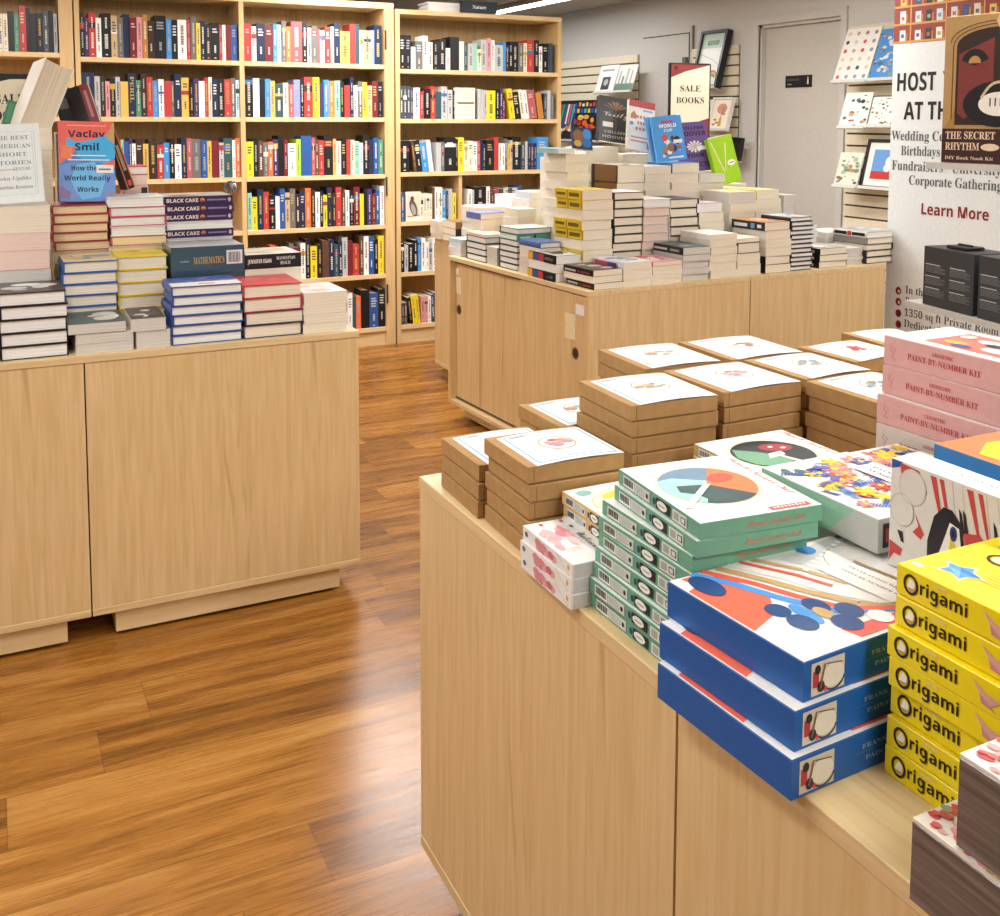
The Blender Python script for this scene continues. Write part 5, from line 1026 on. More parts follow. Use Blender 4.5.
pm = punch(.178, .20, .0186, '#b99763', 'mushroom', 'brown-sided punch needle kit with red mushroom, bottom one of its stack', (.986, 1.106, TF+.0003), 0, 'brown-sided punch needle kits')
for i in range(1, 7): clone(pm, (.986+.002*(i % 2), 1.106, TF+.0003+i*.0190), radians(.5*(i % 3)-.5), f'brown-sided punch needle kit with red mushroom, {pos_word(i, 7)} in its stack')

# ---- watercolour sets
def water(loc, rz, label):
    W, L, h = .076, .147, .0202
    o = thing('watercolour_kit', uniq(label), 'box', loc, rz, 'pink and white watercolour boxes')
    f = MB(); wh = C('#e9e8e6', .35); f.box(0, 0, 0, W, L, h, wh, bev=.0006)
    F = fr_top_l(0, L, h); rr = random.Random(8)     # a: along -y, b: along +x
    for j in range(16):
        a, b = rr.uniform(.2, .62)*L, rr.uniform(.12, .6)*W; f.ell(F, a, b, rr.uniform(.008, .016), rr.uniform(.004, .009), C(rr.choice(['#e2a9ad', '#d98a94', '#ecc9cb', '#e9b5b8']), .5), .0003+.00004*j, n=9)
    for j, c in enumerate(('#c9505a', '#5a646c', '#c9606a', '#7a8288')): f.ell(F, (.08, .22, .06, .9)[j]*L, (.3, .8, .75, .88)[j]*W, .005, .003, C(c), .0008, n=8)
    f.text(F, 'Watercolor', L*.38, W*.70, .013, C('#33333a', .4), 'script', width=L*.52, lift=.0010, off=-.02)
    for j in range(3): f.rect(F, L*(.68+.03*j), W*.18, L*(.685+.03*j), W*.5, C('#d9a83a'), .0009)
    FL = fr_left(0, L, 0); f.rect(FL, 0, 0, L, h, wh, .0002)
    for j in range(12): a = rr.uniform(.32, .68)*L; f.ell(FL, a, h*rr.uniform(.3, .7), .009, h*.28, C(rr.choice(['#d98a94', '#c9707c', '#e2a4aa'])), .0004+.00003*j, n=8)
    f.ell(FL, L*.08, h*.55, .005, .004, C('#5a6a78'), .0006, n=9); f.ell(FL, L*.93, h*.6, .003, .004, C('#d9b04a'), .0006, n=8); f.line(FL, (L*.7, h*.95), (L*.95, h*.1), .0008, C('#c9b06a'), .0006)
    f.build('box', o)
    g = MB(); g.rect(fr_front(0, 0, 0), W*.04, h*.06, W*.96, h*.94, C('#c9c8c5', .4), .0004); g.build('end_panel', o); return o
pw = water((.668, 1.140, TF+.0003), radians(-.9), 'white and pink watercolour box, bottom of the three at the table edge')
clone(pw, (.6685, 1.141, TF+.0208), radians(-.3), 'white and pink watercolour box, middle of the three at the table edge')
clone(pw, (.6700, 1.141, TF+.0413), radians(-1.4), 'white and pink watercolour box, top of the three at the table edge')

# ---- big blue kits
def bluekit(loc, rz, label):
    W, L, h = .292, .204, .0411
    o = thing('blue_paint_kit', uniq(label), 'box', loc, rz, 'large blue paint kits')
    f = MB(); bl = C('#0259a8', .38, .5); f.box(0, 0, 0, W, L, h, bl, bev=.0008)
    F = fr_top_l(0, L, h)   # a from the far end towards us, b from the aisle side inwards
    S = L; Wd = W
    def P(pts, c, l=.0004): f.poly(F, [(a*S, b*Wd) for a, b in pts], C(c, .35), l)
    f.rect(F, .001, .001, S-.001, Wd-.001, C('#e9e7e2', .35), .0002)
    P([(0.02, .01), (.66, .01), (.58, .16), (.40, .26), (.12, .22), (.02, .12)], '#ee6a50', .0004); P([(.004, .004), (.16, .004), (.13, .07), (.004, .05)], '#f0efec', .0006)
    def band(pts, w, c, l):
        for p, q in zip(pts, pts[1:]): f.line(F, (p[0]*S, p[1]*Wd), (q[0]*S, q[1]*Wd), w, C(c, .35), l)
    arc = lambda r0, t0, t1, cx=1.0-.1, cy=.95, n=9: [(cx-r0*sin(t0+(t1-t0)*j/n), cy-r0*cos(t0+(t1-t0)*j/n)) for j in range(n+1)]
    band([(.0, .12), (.2, .2), (.45, .27), (.7, .36), (.8, .5), (.95, .72), (1.0-.01, .85)], .012, '#4a93de', .0007)
    band([(.0, .17), (.25, .27), (.5, .34), (.72, .42), (.86, .62), (.98, .9)], .010, '#e8604c', .0008)
    band([(.01, .24), (.25, .33), (.48, .40), (.72, .49), (.88, .70), (.97, .97)], .012, '#c2a06c', .0009)
    band([(.01, .30), (.3, .41), (.52, .46), (.75, .56), (.9, .78)], .007, '#e9e6de', .0010); band([(.01, .36), (.3, .47), (.5, .52)], .006, '#e8604c', .0011); band([(.02, .42), (.28, .53), (.52, .59)], .008, '#c9a878', .0010)
    for a, b, ra, rb, c in ((.16, .10, .13, .055, '#27497f'), (.56, .19, .075, .045, '#27497f'), (.72, .20, .09, .05, '#27497f'), (.62, .34, .085, .045, '#27497f'), (.74, .42, .08, .05, '#27497f'), (.83, .34, .085, .055, '#27497f'), (.70, .32, .07, .03, '#c2a06c'), (.87, .48, .07, .045, '#f1f1ef'), (.66, .26, .12, .03, '#4a93de')):
        f.ell(F, a*S, b*Wd, ra*S, rb*Wd, C(c, .35), .0012+.0001*a, n=18)
    P([(.78, .02), (.99, .02), (.99, .30), (.86, .28), (.72, .12)], '#e4e3df', .0006); P([(.86, .28), (.97, .30), (.985, .97), (.90, .95), (.88, .6)], '#ea5f52', .0006)
    P([(.10, .52), (.22, .56), (.10, .98), (.02, .9)], '#cfcfcd', .0008)
    for j in range(12): f.ell(F, S*(.30-.022*j), Wd*(.50+.04*j), .0042, .003, C('#f6f6f4'), .0013, n=9)
    f.ring(F, S*.44, Wd*.80, S*.30, Wd*.17, .0007, C('#6a6a6a'), .0014); f.ring(F, S*.55, Wd*.93, S*.24, Wd*.05, .0007, C('#8a8a8a'), .0014); f.ell(F, S*.09, Wd*.68, S*.06, Wd*.04, C('#3f86c8'), .0014, n=16)
    f.ell(F, S*.02+.006, Wd*.93, .006, .012, C('#8a7356'), .0014, n=12)
    for j in range(7): f.line(F, (S*(.30+.02*j), Wd*(.70-.004*j)), (S*(.36+.02*j), Wd*(.90-.02*j)), .0006, C('#a9bccb'), .0014)
    # title plate
    P([(.30, .58), (.80, .60), (.86, .78), (.36, .74)], '#efeee9', .0016); band([(.34, .765), (.86, .80)], .0045, '#a98a5c', .0018)
    R_ = .03
    f.text(F, 'FRANK LLOYD WRIGHT', S*.38, Wd*.70, .0042, C('#8a8378'), 'serif', width=S*.42, lift=.0020, rot=R_); f.text(F, 'PAINT BY NUMBER KIT', S*.38, Wd*.655, .0042, C('#8a8378'), 'serif', width=S*.42, lift=.0020, rot=R_)
    P([(.84, .62), (.9, .6), (.95, .95), (.88, .96)], '#27529a', .0015)
    f.build('box', o)
    g = MB(); FF = fr_front(0, 0, 0); x0, z0, x1, z1 = .010, h*.09, .056, h*.9
    g.rect(FF, x0, z0, x1, z1, C('#cfc6b6', .4), .0004); g.rect(FF, x0+.002, z0+h*.2, x0+.010, z0+h*.6, C('#b23a48'), .0007); g.ell(FF, x0+.030, (z0+z1)/2-.001, .015, .0125, C('#e2ddd2', .3), .0010, n=20); g.ring(FF, x0+.030, (z0+z1)/2-.002, .016, .0145, .002, C('#3a3f48'), .0014, t0=190, t1=350)
    g.ell(FF, x0+.008, z0+.026, .004, .005, C('#22242a'), .0012, n=9); g.ell(FF, x0+.013, z0+.008, .005, .006, C('#2a2f3a'), .0012, n=9); g.ell(FF, x0+.019, z0+.004, .0025, .003, C('#d9485a'), .0014, n=8); g.line(FF, (x0+.012, z0+.006), (x0+.018, z1-.003), .002, C('#8a6a4a'), .0013); g.line(FF, (x0+.02, z1-.004), (x1-.004, z1-.007), .0012, C('#5a5a5a'), .0013)
    g.text(FF, 'FRANK LLOYD WRIGHT', .095, h*.58, .0048, C('#9fb4d0'), 'serif', width=.12, lift=.0006); g.rect(FF, .085, h*.5, .225, h*.508, C('#7f9cc4'), .0006); g.text(FF, 'PAINT BY NUMBER', .10, h*.28, .0045, C('#9fb4d0'), 'serif', width=.1, lift=.0006)
    g.build('picture_label', o); return o
pb = bluekit((.661, .714, TF+.0003), radians(3.0), 'large blue paint kit, bottom of three, overhanging the table edge')
clone(pb, (.671, .722, TF+.0418), radians(3.7), 'large blue paint kit, middle of the three')
clone(pb, (.687, .729, TF+.0833), radians(4.0), 'large blue paint kit on top, with orange and blue patterned lid')

# ---- yellow origami boxes
def g_(f, F, a, b, w, x, ink):
    'a bold single-storey g: bowl, stem and hook; x = x-height'
    st = w*.25
    f.ring(F, a+w*.46, b+x*.52, w*.46, x*.50, st, ink, .0008, n=24); f.rect(F, a+w-st, b-x*.18, a+w, b+x, ink, .0010)
    f.ring(F, a+w*.5, b-x*.14, w*.5, x*.36, st, ink, .0012, n=18, t0=200, t1=360)
def origami(loc, rz, label):
    W, L, h = .144, .245, .0299
    o = thing('origami_box', uniq(label), 'box', loc, rz, 'yellow origami boxes')
    f = MB(); ye = C('#f0d90c', .38, .5); f.box(0, 0, 0, W, L, h, ye, bev=.0009)
    F = fr_left(0, L, 0); ink = C('#2a1c1c', .45)
    a0 = .009
    f.ring(F, a0+.0085, h*.50, .0088, h*.34, .0026, ink, .0008, n=30); f.poly(F, [(a0+.0035, h*.38), (a0+.008, h*.70), (a0+.0135, h*.58), (a0+.0125, h*.40)], C('#f4f2ee'), .0006); f.poly(F, [(a0+.0035, h*.38), (a0+.0125, h*.40), (a0+.008, h*.2)], C('#c9a94a'), .0007)
    f.text(F, 'ri', a0+.0195, h*.34, h*.42, ink, 'sans', width=.0098, lift=.0008); f.text(F, 'ami', a0+.0425, h*.34, h*.42, ink, 'sans', width=.0305, lift=.0008)
    g_(f, F, a0+.0315, h*.34, .0088, h*.32, ink)
    f.rect(F, a0+.036, h*.80, a0+.050, h*.88, C('#e2cf8a'), .0008)
    f.poly(F, [(.098, h*.86), (.112, h*.6), (.128, h*.52), (.120, h*.3), (.108, h*.22), (.106, h*.5)], C('#d9a59a'), .0008); f.poly(F, [(.106, h*.5), (.108, h*.22), (.124, h*.14)], C('#c98a8a'), .0010)
    T = fr_top_l(0, L, h)
    f.ring(T, .045, .095, .016, .014, .003, ink, .0008, n=28); f.ell(T, .045, .095, .011, .009, C('#efe8c8'), .0006, n=16); f.text(T, 'ri', .066, .083, .022, ink, 'sans', width=.018, lift=.0008); f.text(T, 'ami', .108, .083, .022, ink, 'sans', width=.058, lift=.0008); g_(f, T, .087, .083, .017, .0165, ink)
    st = [(.042+(.021 if k % 2 == 0 else .012)*cos(k*pi/5+.2), .038+(.021 if k % 2 == 0 else .012)*.8*sin(k*pi/5+.2)) for k in range(10)]; s2 = [(.042+(.028 if k % 2 == 0 else .014)*cos(k*pi/5+.2), .038+(.028 if k % 2 == 0 else .014)*.8*sin(k*pi/5+.2)) for k in range(10)]
    f.poly(T, s2, C('#e4ddb0'), .0005); f.poly(T, st, C('#4f9be0'), .0008); f.poly(T, [st[0], st[3], (.042, .038)], C('#3b80c8'), .0011); f.poly(T, [st[5], st[8], (.042, .038)], C('#79b6ee'), .0011)
    f.ell(T, .012, .014, .007, .004, C('#d9e0d0'), .0006, n=10); f.ell(T, .13, .022, .012, .007, C('#e9ecec'), .0006, n=12)
    for j in range(5): f.rect(T, .062, .06-.0055*j, .100+.004*(j % 2), .0612-.0055*j, C('#d9a42a'), .0006)
    for j in range(6): f.ell(T, .022+.010*j, .122+.003*(j % 2), .005, .002, C('#8fc43a'), .0006, n=8)
    f.build('box', o); return o
po = origami((.777, .464, TF+.0003), 0, 'yellow origami box, bottom one of its stack')
for i, dx in enumerate([.0015, .005, .001, -.001, .008, .0095]):
    clone(po, (.777+dx, .464+(.001 if i % 2 else -.001), TF+.0003+(i+1)*.0304), radians([.3, -.3, .2, 0, .4, .2][i]), f'yellow origami box, {pos_word(i+1, 7)} in its stack')

# ---- floral and bird kits
def generic_floral(f, F, W, L, rr, n=26, extra=()):
    f.rect(F, .001, .001, W-.001, L-.001, C('#eeede8', .35), .0002)
    for j in range(n):
        a, b = rr.uniform(.1, .9)*W, rr.uniform(.1, .9)*L; k = rr.random(); s = min(a, b, W-a, L-b, rr.uniform(.014, .026))
        l = .0003+.00003*j
        if k < .4:
            for q in range(6): t = q*pi/3+j; f.ell(F, a+s*.5*cos(t), b+s*.5*sin(t), s*.34, s*.2, C(['#e0574f', '#e8938a', '#4a64b0', '#f0c92c'][j % 4]), l, n=8, rot=t)
            f.ell(F, a, b, s*.25, s*.25, C('#f2cf2c'), l+.0003, n=8)
        elif k < .75:
            t = rr.uniform(0, pi); 
            for q in range(-3, 4): f.line(F, (a+q*s*.22*cos(t), b+q*s*.22*sin(t)), (a+q*s*.22*cos(t)+s*.6*cos(t+1.1), b+q*s*.22*sin(t)+s*.6*sin(t+1.1)), .0022, C(['#2f4a94', '#4a86d0', '#3a5aa0'][j % 3]), l)
        else: f.ell(F, a, b, s*.7, s*.35, C(['#3f6a54', '#2e3668', '#6a62a0', '#ee6a5a'][j % 4]), l, n=12, rot=rr.uniform(0, 3))
def floral(loc, rz, label, seed=3, W=.155, L=.205, h=.0406):
    o = thing('floral_paint_kit', uniq(label), 'box', loc, rz, 'floral paint kits')
    f = MB(); gy = C('#c2c1bc', .4); f.box(0, 0, 0, W, L, h, gy, bev=.0007, t=C('#eeede8', .35))
    F = fr_left(0, L, 0); f.poly(F, [(0, 0), (L*.6, 0), (L*.82, h*.98), (0, h*.98)], C('#9cc7ae', .45), .0003)
    generic_floral(f, fr_top(0, 0, h), W, L, random.Random(seed), 64)
    T = fr_top_l(0, L, h); f.poly(T, [(L*.28, W*.68), (L*.72, W*.70), (L*.72, W*.97), (L*.28, W*.97)], C('#f2f1ec'), .0026)
    f.text(T, 'PAINT BY', L*.34, W*.84, .006, C('#55534f'), 'serif', width=L*.3, lift=.003); f.text(T, 'NUMBER', L*.36, W*.75, .006, C('#55534f'), 'serif', width=L*.26, lift=.003)
    f.build('box', o)
    g = MB(); FF = fr_front(0, 0, 0); g.rect(FF, .008, h*.15, .05, h*.85, C('#3a2c2c'), .0006); g.rect(FF, .012, h*.3, .03, h*.7, C('#a84a3a'), .0009); g.rect(FF, .034, h*.4, .046, h*.6, C('#d9cfc0'), .0009); g.build('picture_label', o); return o
def citrus(loc, rz, label, W=.17, L=.20, h=.043, side='#2f78b4', topc='#ee8450'):
    o = thing('orange_blue_kit', uniq(label), 'box', loc, rz, 'orange and blue kit boxes')
    f = MB(); f.box(0, 0, 0, W, L, h, C(side, .4), bev=.0006, t=C(topc, .4)); T = fr_top_l(0, L, h)
    f.poly(T, [(L*.13, W*.34), (L*.26, W*.08), (L*.75, W*.12), (L*.95, W*.3), (L*.95, W*.85), (L*.6, W*.9), (L*.2, W*.8)], C('#f4ea1c'), .0006); f.poly(T, [(L*.62, W*.3), (L*.9, W*.34), (L*.88, W*.52), (L*.7, W*.5)], C('#e9ecc0'), .0010)
    F = fr_left(0, L, 0); f.text(F, 'beat', L*.62, h*.25, h*.4, C('#e9eef0'), 'sans', off=.02, width=L*.16, lift=.0007) if 0 else f.rect(F, L*.64, h*.35, L*.72, h*.6, C('#dfe9ee'), .0006)
    f.build('box', o); return o
floral((.931, .872, TF+.1305), 0, 'floral paint kit with pale green and grey side, lying right of the green kits', 3, .155, .207, .0425)
for i in range(3):
    if i == 0: pf = citrus((1.0, .957, TF+.0003), 0, 'plain grey kit box, bottom one hidden under the floral kit', .085, .12, .0425, '#b9b8b4', '#d9d8d4')
    else: clone(pf, (1.0, .957, TF+.0003+i*.0432), 0, f'plain grey kit box, {("middle", "upper")[i-1]} one hidden under the floral kit')
pf2 = floral((1.092, .93, TF+.0003), 0, 'white-flowered floral paint kit, bottom one in front of the pink boxes', 9, .112, .165)
for i in range(1, 4): clone(pf2, (1.092, .93, TF+.0003+i*.041), radians(.4*(i % 2)), f'white-flowered floral paint kit, {pos_word(i, 4)} beside the pink boxes')
pc = citrus((.990, .657, TF+.0003), 0, 'blue-sided kit box, lowest of four under the orange-topped ones', .185, .205, .0325)
for i in range(1, 4): clone(pc, (.990, .657, TF+.0003+i*.0328), 0, f'blue-sided kit box, {ORD[i]} from the bottom under the orange-topped ones')
z4 = TF+.0003+4*.0328; zb4 = TF+.1262
pc = citrus((1.0, .655, z4), 0, 'orange-topped kit box with blue side, lowest of three behind the bird-covered kit')
clone(pc, (1.001, .655, z4+.0433), radians(-.5), 'orange-topped kit box with blue side, middle of three behind the bird-covered kit')
clone(pc, (1.0, .655, z4+.0866), 0, 'orange-topped kit box with a yellow shape, on top behind the bird-covered kit')
# bird kit standing on its long edge, picture side towards the aisle
o = thing('bird_paint_kit', uniq('white paint kit standing on edge with a black and white bird picture'), 'box', (.931, .642, zb4), 0)
W, L, h = .043, .213, .128
f = MB(); f.box(0, 0, 0, W, L, h, C('#f1f1ef', .35), bev=.0006); F = fr_left(0, L, 0)
f.rect(F, .0005, .0005, L-.0005, h-.0005, C('#dad6cf', .4), .0002); rd, bk = C('#c24440', .4), C('#1f1d22', .4)
f.poly(F, [(.001, h-.001), (.001, h-.012), (.012, h-.008), (.016, h-.001)], C('#27519a'), .0004); f.poly(F, [(.012, h-.002), (.04, h-.004), (.052, h*.80), (.046, h*.7), (.03, h*.96), (.016, h*.86)], rd, .0003)
f.ell(F, .032, h*.80, .019, .021, C('#d5d0c8'), .0006, n=24); f.ring(F, .032, h*.80, .019, .021, .0005, C('#a9a296'), .0009); f.ell(F, .018, h*.56, .017, .019, C('#d8d4cc'), .00075, n=24); f.ring(F, .018, h*.56, .017, .019, .0005, C('#a9a296'), .0011)
for a, b in ((.056, .064), (.068, .074), (.104, .112), (.118, .124)): f.poly(F, [(a, h*.97), (b, h*.97), (b+.012, h*.55), (b+.009, h*.55)], rd, .0006)
f.poly(F, [(.036, h*.58), (.05, h*.42), (.046, h*.36), (.034, h*.4), (.042, h*.47)], rd, .0007); f.poly(F, [(.001, h*.24), (.020, h*.20), (.018, h*.13), (.008, h*.13), (.001, h*.04)], rd, .0006)
f.poly(F, [(.012, h*.36), (.02, h*.36), (.022, h*.26), (.018, h*.27)], bk, .0008)
FB = (F[0]+F[1]*.0105+F[2]*.014, F[1]*1.12, F[2]*1.12, F[3])
pts = [(.040, .001), (.040, h*.25), (.047, h*.46), (.058, h*.56), (.068, h*.56), (.080, h*.47), (.082, h*.36), (.088, h*.22), (.080, h*.2), (.072, h*.35), (.062, h*.36), (.055, h*.18), (.046, .001)]
f.poly(F, [(.054, .001), (.058, .022), (.09, .022), (.088, .001)], bk, .0009); f.poly(FB, pts, bk, .0010); f.poly(FB, [(.062, h*.36), (.066, h*.46), (.077, h*.44), (.080, h*.30), (.070, .002), (.047, .001), (.055, h*.2)], C('#eeeae2'), .0012); f.poly(FB, [(.068, h*.36), (.080, h*.24), (.080, h*.1), (.072, .002), (.066, h*.2)], C('#e2c22a'), .0016)
f.ell(FB, .071, h*.385, .0042, .0075, C('#2c3a78'), .0018, n=16); f.ell(FB, .071, h*.385, .002, .004, C('#10121c'), .0021, n=10); f.poly(FB, [(.082, h*.42), (.1, h*.46), (.13, h*.2), (.15, h*.02), (.088, h*.14)], rd, .0010)
for a in (.095, .100, .138): f.poly(F, [(a, h*.78), (a+.004, h*.74), (a+.010, h*.54), (a+.004, h*.56)], bk, .0008)
for a in (.085, .098, .112, .128, .142): f.line(F, (a, h*.98), (a+.014, h*.3), .0006, C('#b5ab9c'), .0005)
T = (Vector((0, L, h)), -Y_, X_, Z_); f.text(T, 'PAINT BY NUMBER', .055, .018, .0075, C('#b9b6b0'), 'serif', width=.11, lift=.0004)
f.build('box', o)

# ---- pink kits
def pink(loc, rz, label, side='#d6a39f'):
    W, L, h = .142, .238, .0447
    o = thing('pink_paint_kit', uniq(label), 'box', loc, rz, 'pink paint-by-number kits')
    f = MB(); f.box(0, 0, 0, W, L, h, C(side, .45), bev=.0012, t=C('#f1eee9', .35)); F = fr_left(0, L, 0); ink = C('#bb3f45', .4)
    f.text(F, 'PAINT-BY-NUMBER KIT', .046, h*.36, h*.19, ink, 'serif', width=.128, lift=.0007); f.text(F, 'GEOMETRIC', .090, h*.66, h*.12, ink, 'serif', width=.038, lift=.0007, off=-.01)
    for p, q in (((.016, .7), (.013, .5)), ((.013, .5), (.02, .45)), ((.02, .45), (.016, .3)), ((.016, .3), (.024, .22)), ((.02, .62), (.024, .5))): f.line(F, (p[0], h*p[1]), (q[0], h*q[1]), .0008, C('#c2686c'), .0007)
    T = fr_top_l(0, L, h)
    f.poly(T, [(.055, .02), (L-.012, .02), (L-.012, W-.02), (.055, W-.02)], C('#ec7a6c', .35), .0004)
    for j, (a, b, ra, rb, c) in enumerate(((.09, .05, .02, .012, '#f0b04a'), (.12, .09, .024, .014, '#cfe6ea'), (.16, .05, .026, .016, '#bfe0e6'), (.11, .035, .018, .010, '#3a5aa8'), (.19, .1, .024, .014, '#e8a05a'), (.14, .075, .02, .010, '#3a3c48'), (.2, .045, .016, .01, '#2f4aa0'), (.075, .095, .012, .014, '#f2c9c0'), (.17, .115, .03, .006, '#27325e'))):
        f.ell(T, a, b, ra, rb, C(c, .35), .0007+.0001*j, n=9)
    f.build('box', o); return o
pk = pink((1.217, .912, TF+.0003), 0, 'pale beige-sided paint-by-number kit, bottom one of the pink stack', '#cfc3b8')
for i in range(1, 4): clone(pk, (1.217, .912, TF+.0003+i*.0452), 0, f'pale beige-sided paint-by-number kit, {ORD[i]} from the bottom of the pink stack')
pk = pink((1.2185, .912, TF+.0003+4*.0452), radians(.4), 'pink-sided paint-by-number kit, third down in its stack')
clone(pk, (1.2255, .912, TF+.0003+5*.0452), radians(-.2), 'pink-sided paint-by-number kit, second down in its stack')
clone(pk, (1.229, .912, TF+.0003+6*.0452), radians(.3), 'pink-sided paint-by-number kit with bright patterned lid, on top of its stack')

# ---- grey wrapped paper packs
def wrapmat():
    m = bpy.data.materials.new('wrapped_grey_paper'); m.use_nodes = True; nt = m.node_tree; b = nt.nodes['Principled BSDF']
    b.inputs['Roughness'].default_value = .28; b.inputs['Specular IOR Level'].default_value = .6; b.inputs['Coat Weight'].default_value = .5; b.inputs['Coat Roughness'].default_value = .15
    tc = nt.nodes.new('ShaderNodeTexCoord'); mp = nt.nodes.new('ShaderNodeMapping'); mp.inputs['Scale'].default_value = (6, 6, 160)
    nz = nt.nodes.new('ShaderNodeTexNoise'); nz.inputs['Scale'].default_value = 1; nz.inputs['Detail'].default_value = 4
    rp = nt.nodes.new('ShaderNodeValToRGB'); rp.color_ramp.elements[0].color = hexc('#453f3e')+(1,); rp.color_ramp.elements[1].color = hexc('#7d736f')+(1,); rp.color_ramp.elements[0].position = .3; rp.color_ramp.elements[1].position = .72
    nt.links.new(tc.outputs['Object'], mp.inputs[0]); nt.links.new(mp.outputs[0], nz.inputs['Vector']); nt.links.new(nz.outputs['Fac'], rp.inputs[0]); nt.links.new(rp.outputs[0], b.inputs['Base Color'])
    n2 = nt.nodes.new('ShaderNodeTexNoise'); n2.inputs['Scale'].default_value = 14; n2.inputs['Distortion'].default_value = 2.5; bp = nt.nodes.new('ShaderNodeBump'); bp.inputs['Strength'].default_value = .6; bp.inputs['Distance'].default_value = .006
    nt.links.new(tc.outputs['Object'], n2.inputs['Vector']); nt.links.new(n2.outputs['Fac'], bp.inputs['Height']); nt.links.new(bp.outputs[0], b.inputs['Coat Normal'])
    return m
WRAP = wrapmat()
def pack(loc, rz, label, W, L, h, seed):
    o = thing('paper_pack', uniq(label), 'paper pack', loc, rz, 'grey shrink-wrapped paper packs')
    f = MB(); f.box(0, 0, 0, W, L, h-.003, WRAP, bev=.0012); f.build('paper_block', o)
    g = MB(); g.box(.0, 0, h-.003, W, L, h, C('#e9e2d6', .3, .6)); T = fr_top_l(0, L, h); rr = random.Random(seed)
    for j in range(300):
        a, b = rr.uniform(.015, .985)*L, rr.uniform(.02, .98)*W
        s = rr.uniform(.003, .007); g.ell(T, a, b, min(s, a, L-a), min(s*.7, b, W-b), C(rr.choice(['#d4686c', '#cc4a52', '#de9492', '#b39a64', '#e0a8a2', '#93a07a', '#c9564e']), .35), .0003+.000006*j, n=7)
    g.rect(T, L*.30, W*.40, L-.004, W-.003, C('#f2f0ea', .35), .003); g.build('cover_sheet', o); return o
pack((.664, .377, TF+.0003), 0, 'grey shrink-wrapped paper pack with floral cover, lying on the table edge', .108, .198, .0725, 1)
pack((.669, .337, TF+.0733), radians(.5), 'grey shrink-wrapped paper pack with floral cover, stacked on the other one', .108, .198, .077, 2)
# clear wrapped packs behind the pink kits
for i in range(7):
    if i == 0:
        pcw = thing('shrink_wrapped_pack', uniq('clear shrink-wrapped pack, bottom one behind the pink kits'), 'paper pack', (1.44, .95, TF+.0003), 0, 'clear shrink-wrapped packs')
        f = MB(); f.box(0, 0, 0, .22, .2, .0395, C('#c4c2bd', .3, .6), bev=.002); f.build('paper_block', pcw)
        g = MB(); rr = random.Random(2); n = 9
        V = [(.22*a/n, .2*b/n, .0405+rr.uniform(-.0008, .003)) for a in range(n+1) for b in range(n+1)]
        g.add(V, [(a*(n+1)+b, (a+1)*(n+1)+b, (a+1)*(n+1)+b+1, a*(n+1)+b+1) for a in range(n) for b in range(n)], C('#d9d9d6', .15, .8)); g.build('wrinkled_film', pcw)
    else: clone(pcw, (1.44, .95+.001*(i % 2), TF+.0003+i*.0405+.003*0), 0, f'clear shrink-wrapped pack, {ORD[i]} from the bottom behind the pink kits')
# ================================================================== DISPLAY RACK BEHIND THE NEAR TABLE
rack = thing('display_rack', 'pale grey metal rack with cantilevered shelves in front of the banner', 'rack', (2.04, 1.06, 0))
GM = C('#c6c3bd', .45, .4)
f = MB(); f.box(-.03, -.03, .03, .03, .03, 2.0, GM, bev=.004); f.build('post', rack); f = MB(); f.box(-.22, -.25, 0, .25, .25, .03, GM, bev=.006); f.build('base_plate', rack)
A1 = radians(10.9)
def rshelf(P, dirv, length, depth, zt, th):
    d = Vector((-dirv[0], -dirv[1], 0)).normalized(); n = Vector((-d.y, d.x, 0))
    if n.x < 0: n = -n
    f = MB(); O = Vector(P)-Vector(rack.location)
    def T(p): return O+d*p[0]+n*p[1]+Vector((0, 0, p[2]))
    f.box(0, 0, -th, length, depth, 0, GM, T=T); f.build('shelf', rack)
    f = MB(); f.box(length-.12, depth-.02, -.05, length-.02, depth-.005, -th, GM, T=T); f.build('bracket', rack)
    return d, n
d1v, n1 = rshelf((1.917, 1.738, 1.010), (sin(A1), cos(A1)), .70, .13, 1.01, .013)
d2v, n2_ = rshelf((1.927, 1.700, 1.335), (-.10, 1), .62, .13, 1.335, .015)
# dark boxed sets seen from the back
def darkbox(s, wd, label, n):
    P = Vector((1.917, 1.738, 1.011))+d1v*s+n1*.006; ang = math.atan2(d1v.y, d1v.x)
    o = thing('dark_game_box', uniq(label), 'box', P, ang, 'dark boxes on the rack')
    h = .134; f = MB(); dk = C('#34383d', .4, .4)
    # local +x runs along the shelf; the visible side is local -y turned: seen from outside
    f.box(0, 0, 0, wd, .09, h, dk, bev=.001, t=C('#1b1c1f', .35, .5))
    fr = fr_front(0, 0, 0); tx = C('#7d8286')
    for cx in (0, 1):
        for r in range(3):
            a = wd*(.04+.5*cx); b = h*(.56-.2*r)
            f.rect(fr, a, b+h*.135, a+wd*.30, b+h*.150, C('#b9bcbf'), .0005)
            for j in range(6): f.rect(fr, a, b+h*(.11-.02*j), a+wd*(.40 if (j*7+r) % 3 else .33), b+h*(.116-.02*j), tx, .0005)
    f.build('box', o)
    g = MB(); g.box(wd*.3, .02, h, wd*.68, .07, h+.007, C('#1f2023', .3, .5), bev=.002); g.tube((wd*.36, .045, h+.007), (wd*.62, .045, h+.007), .004, C('#121214', .3)); g.build('lid_handle', o)
    return o
darkbox(.055, .162, 'dark grey box with small text columns on the lower rack shelf, first from the left', 0)
darkbox(.232, .162, 'dark grey box on the lower rack shelf, partly cut off by the frame edge', 1)
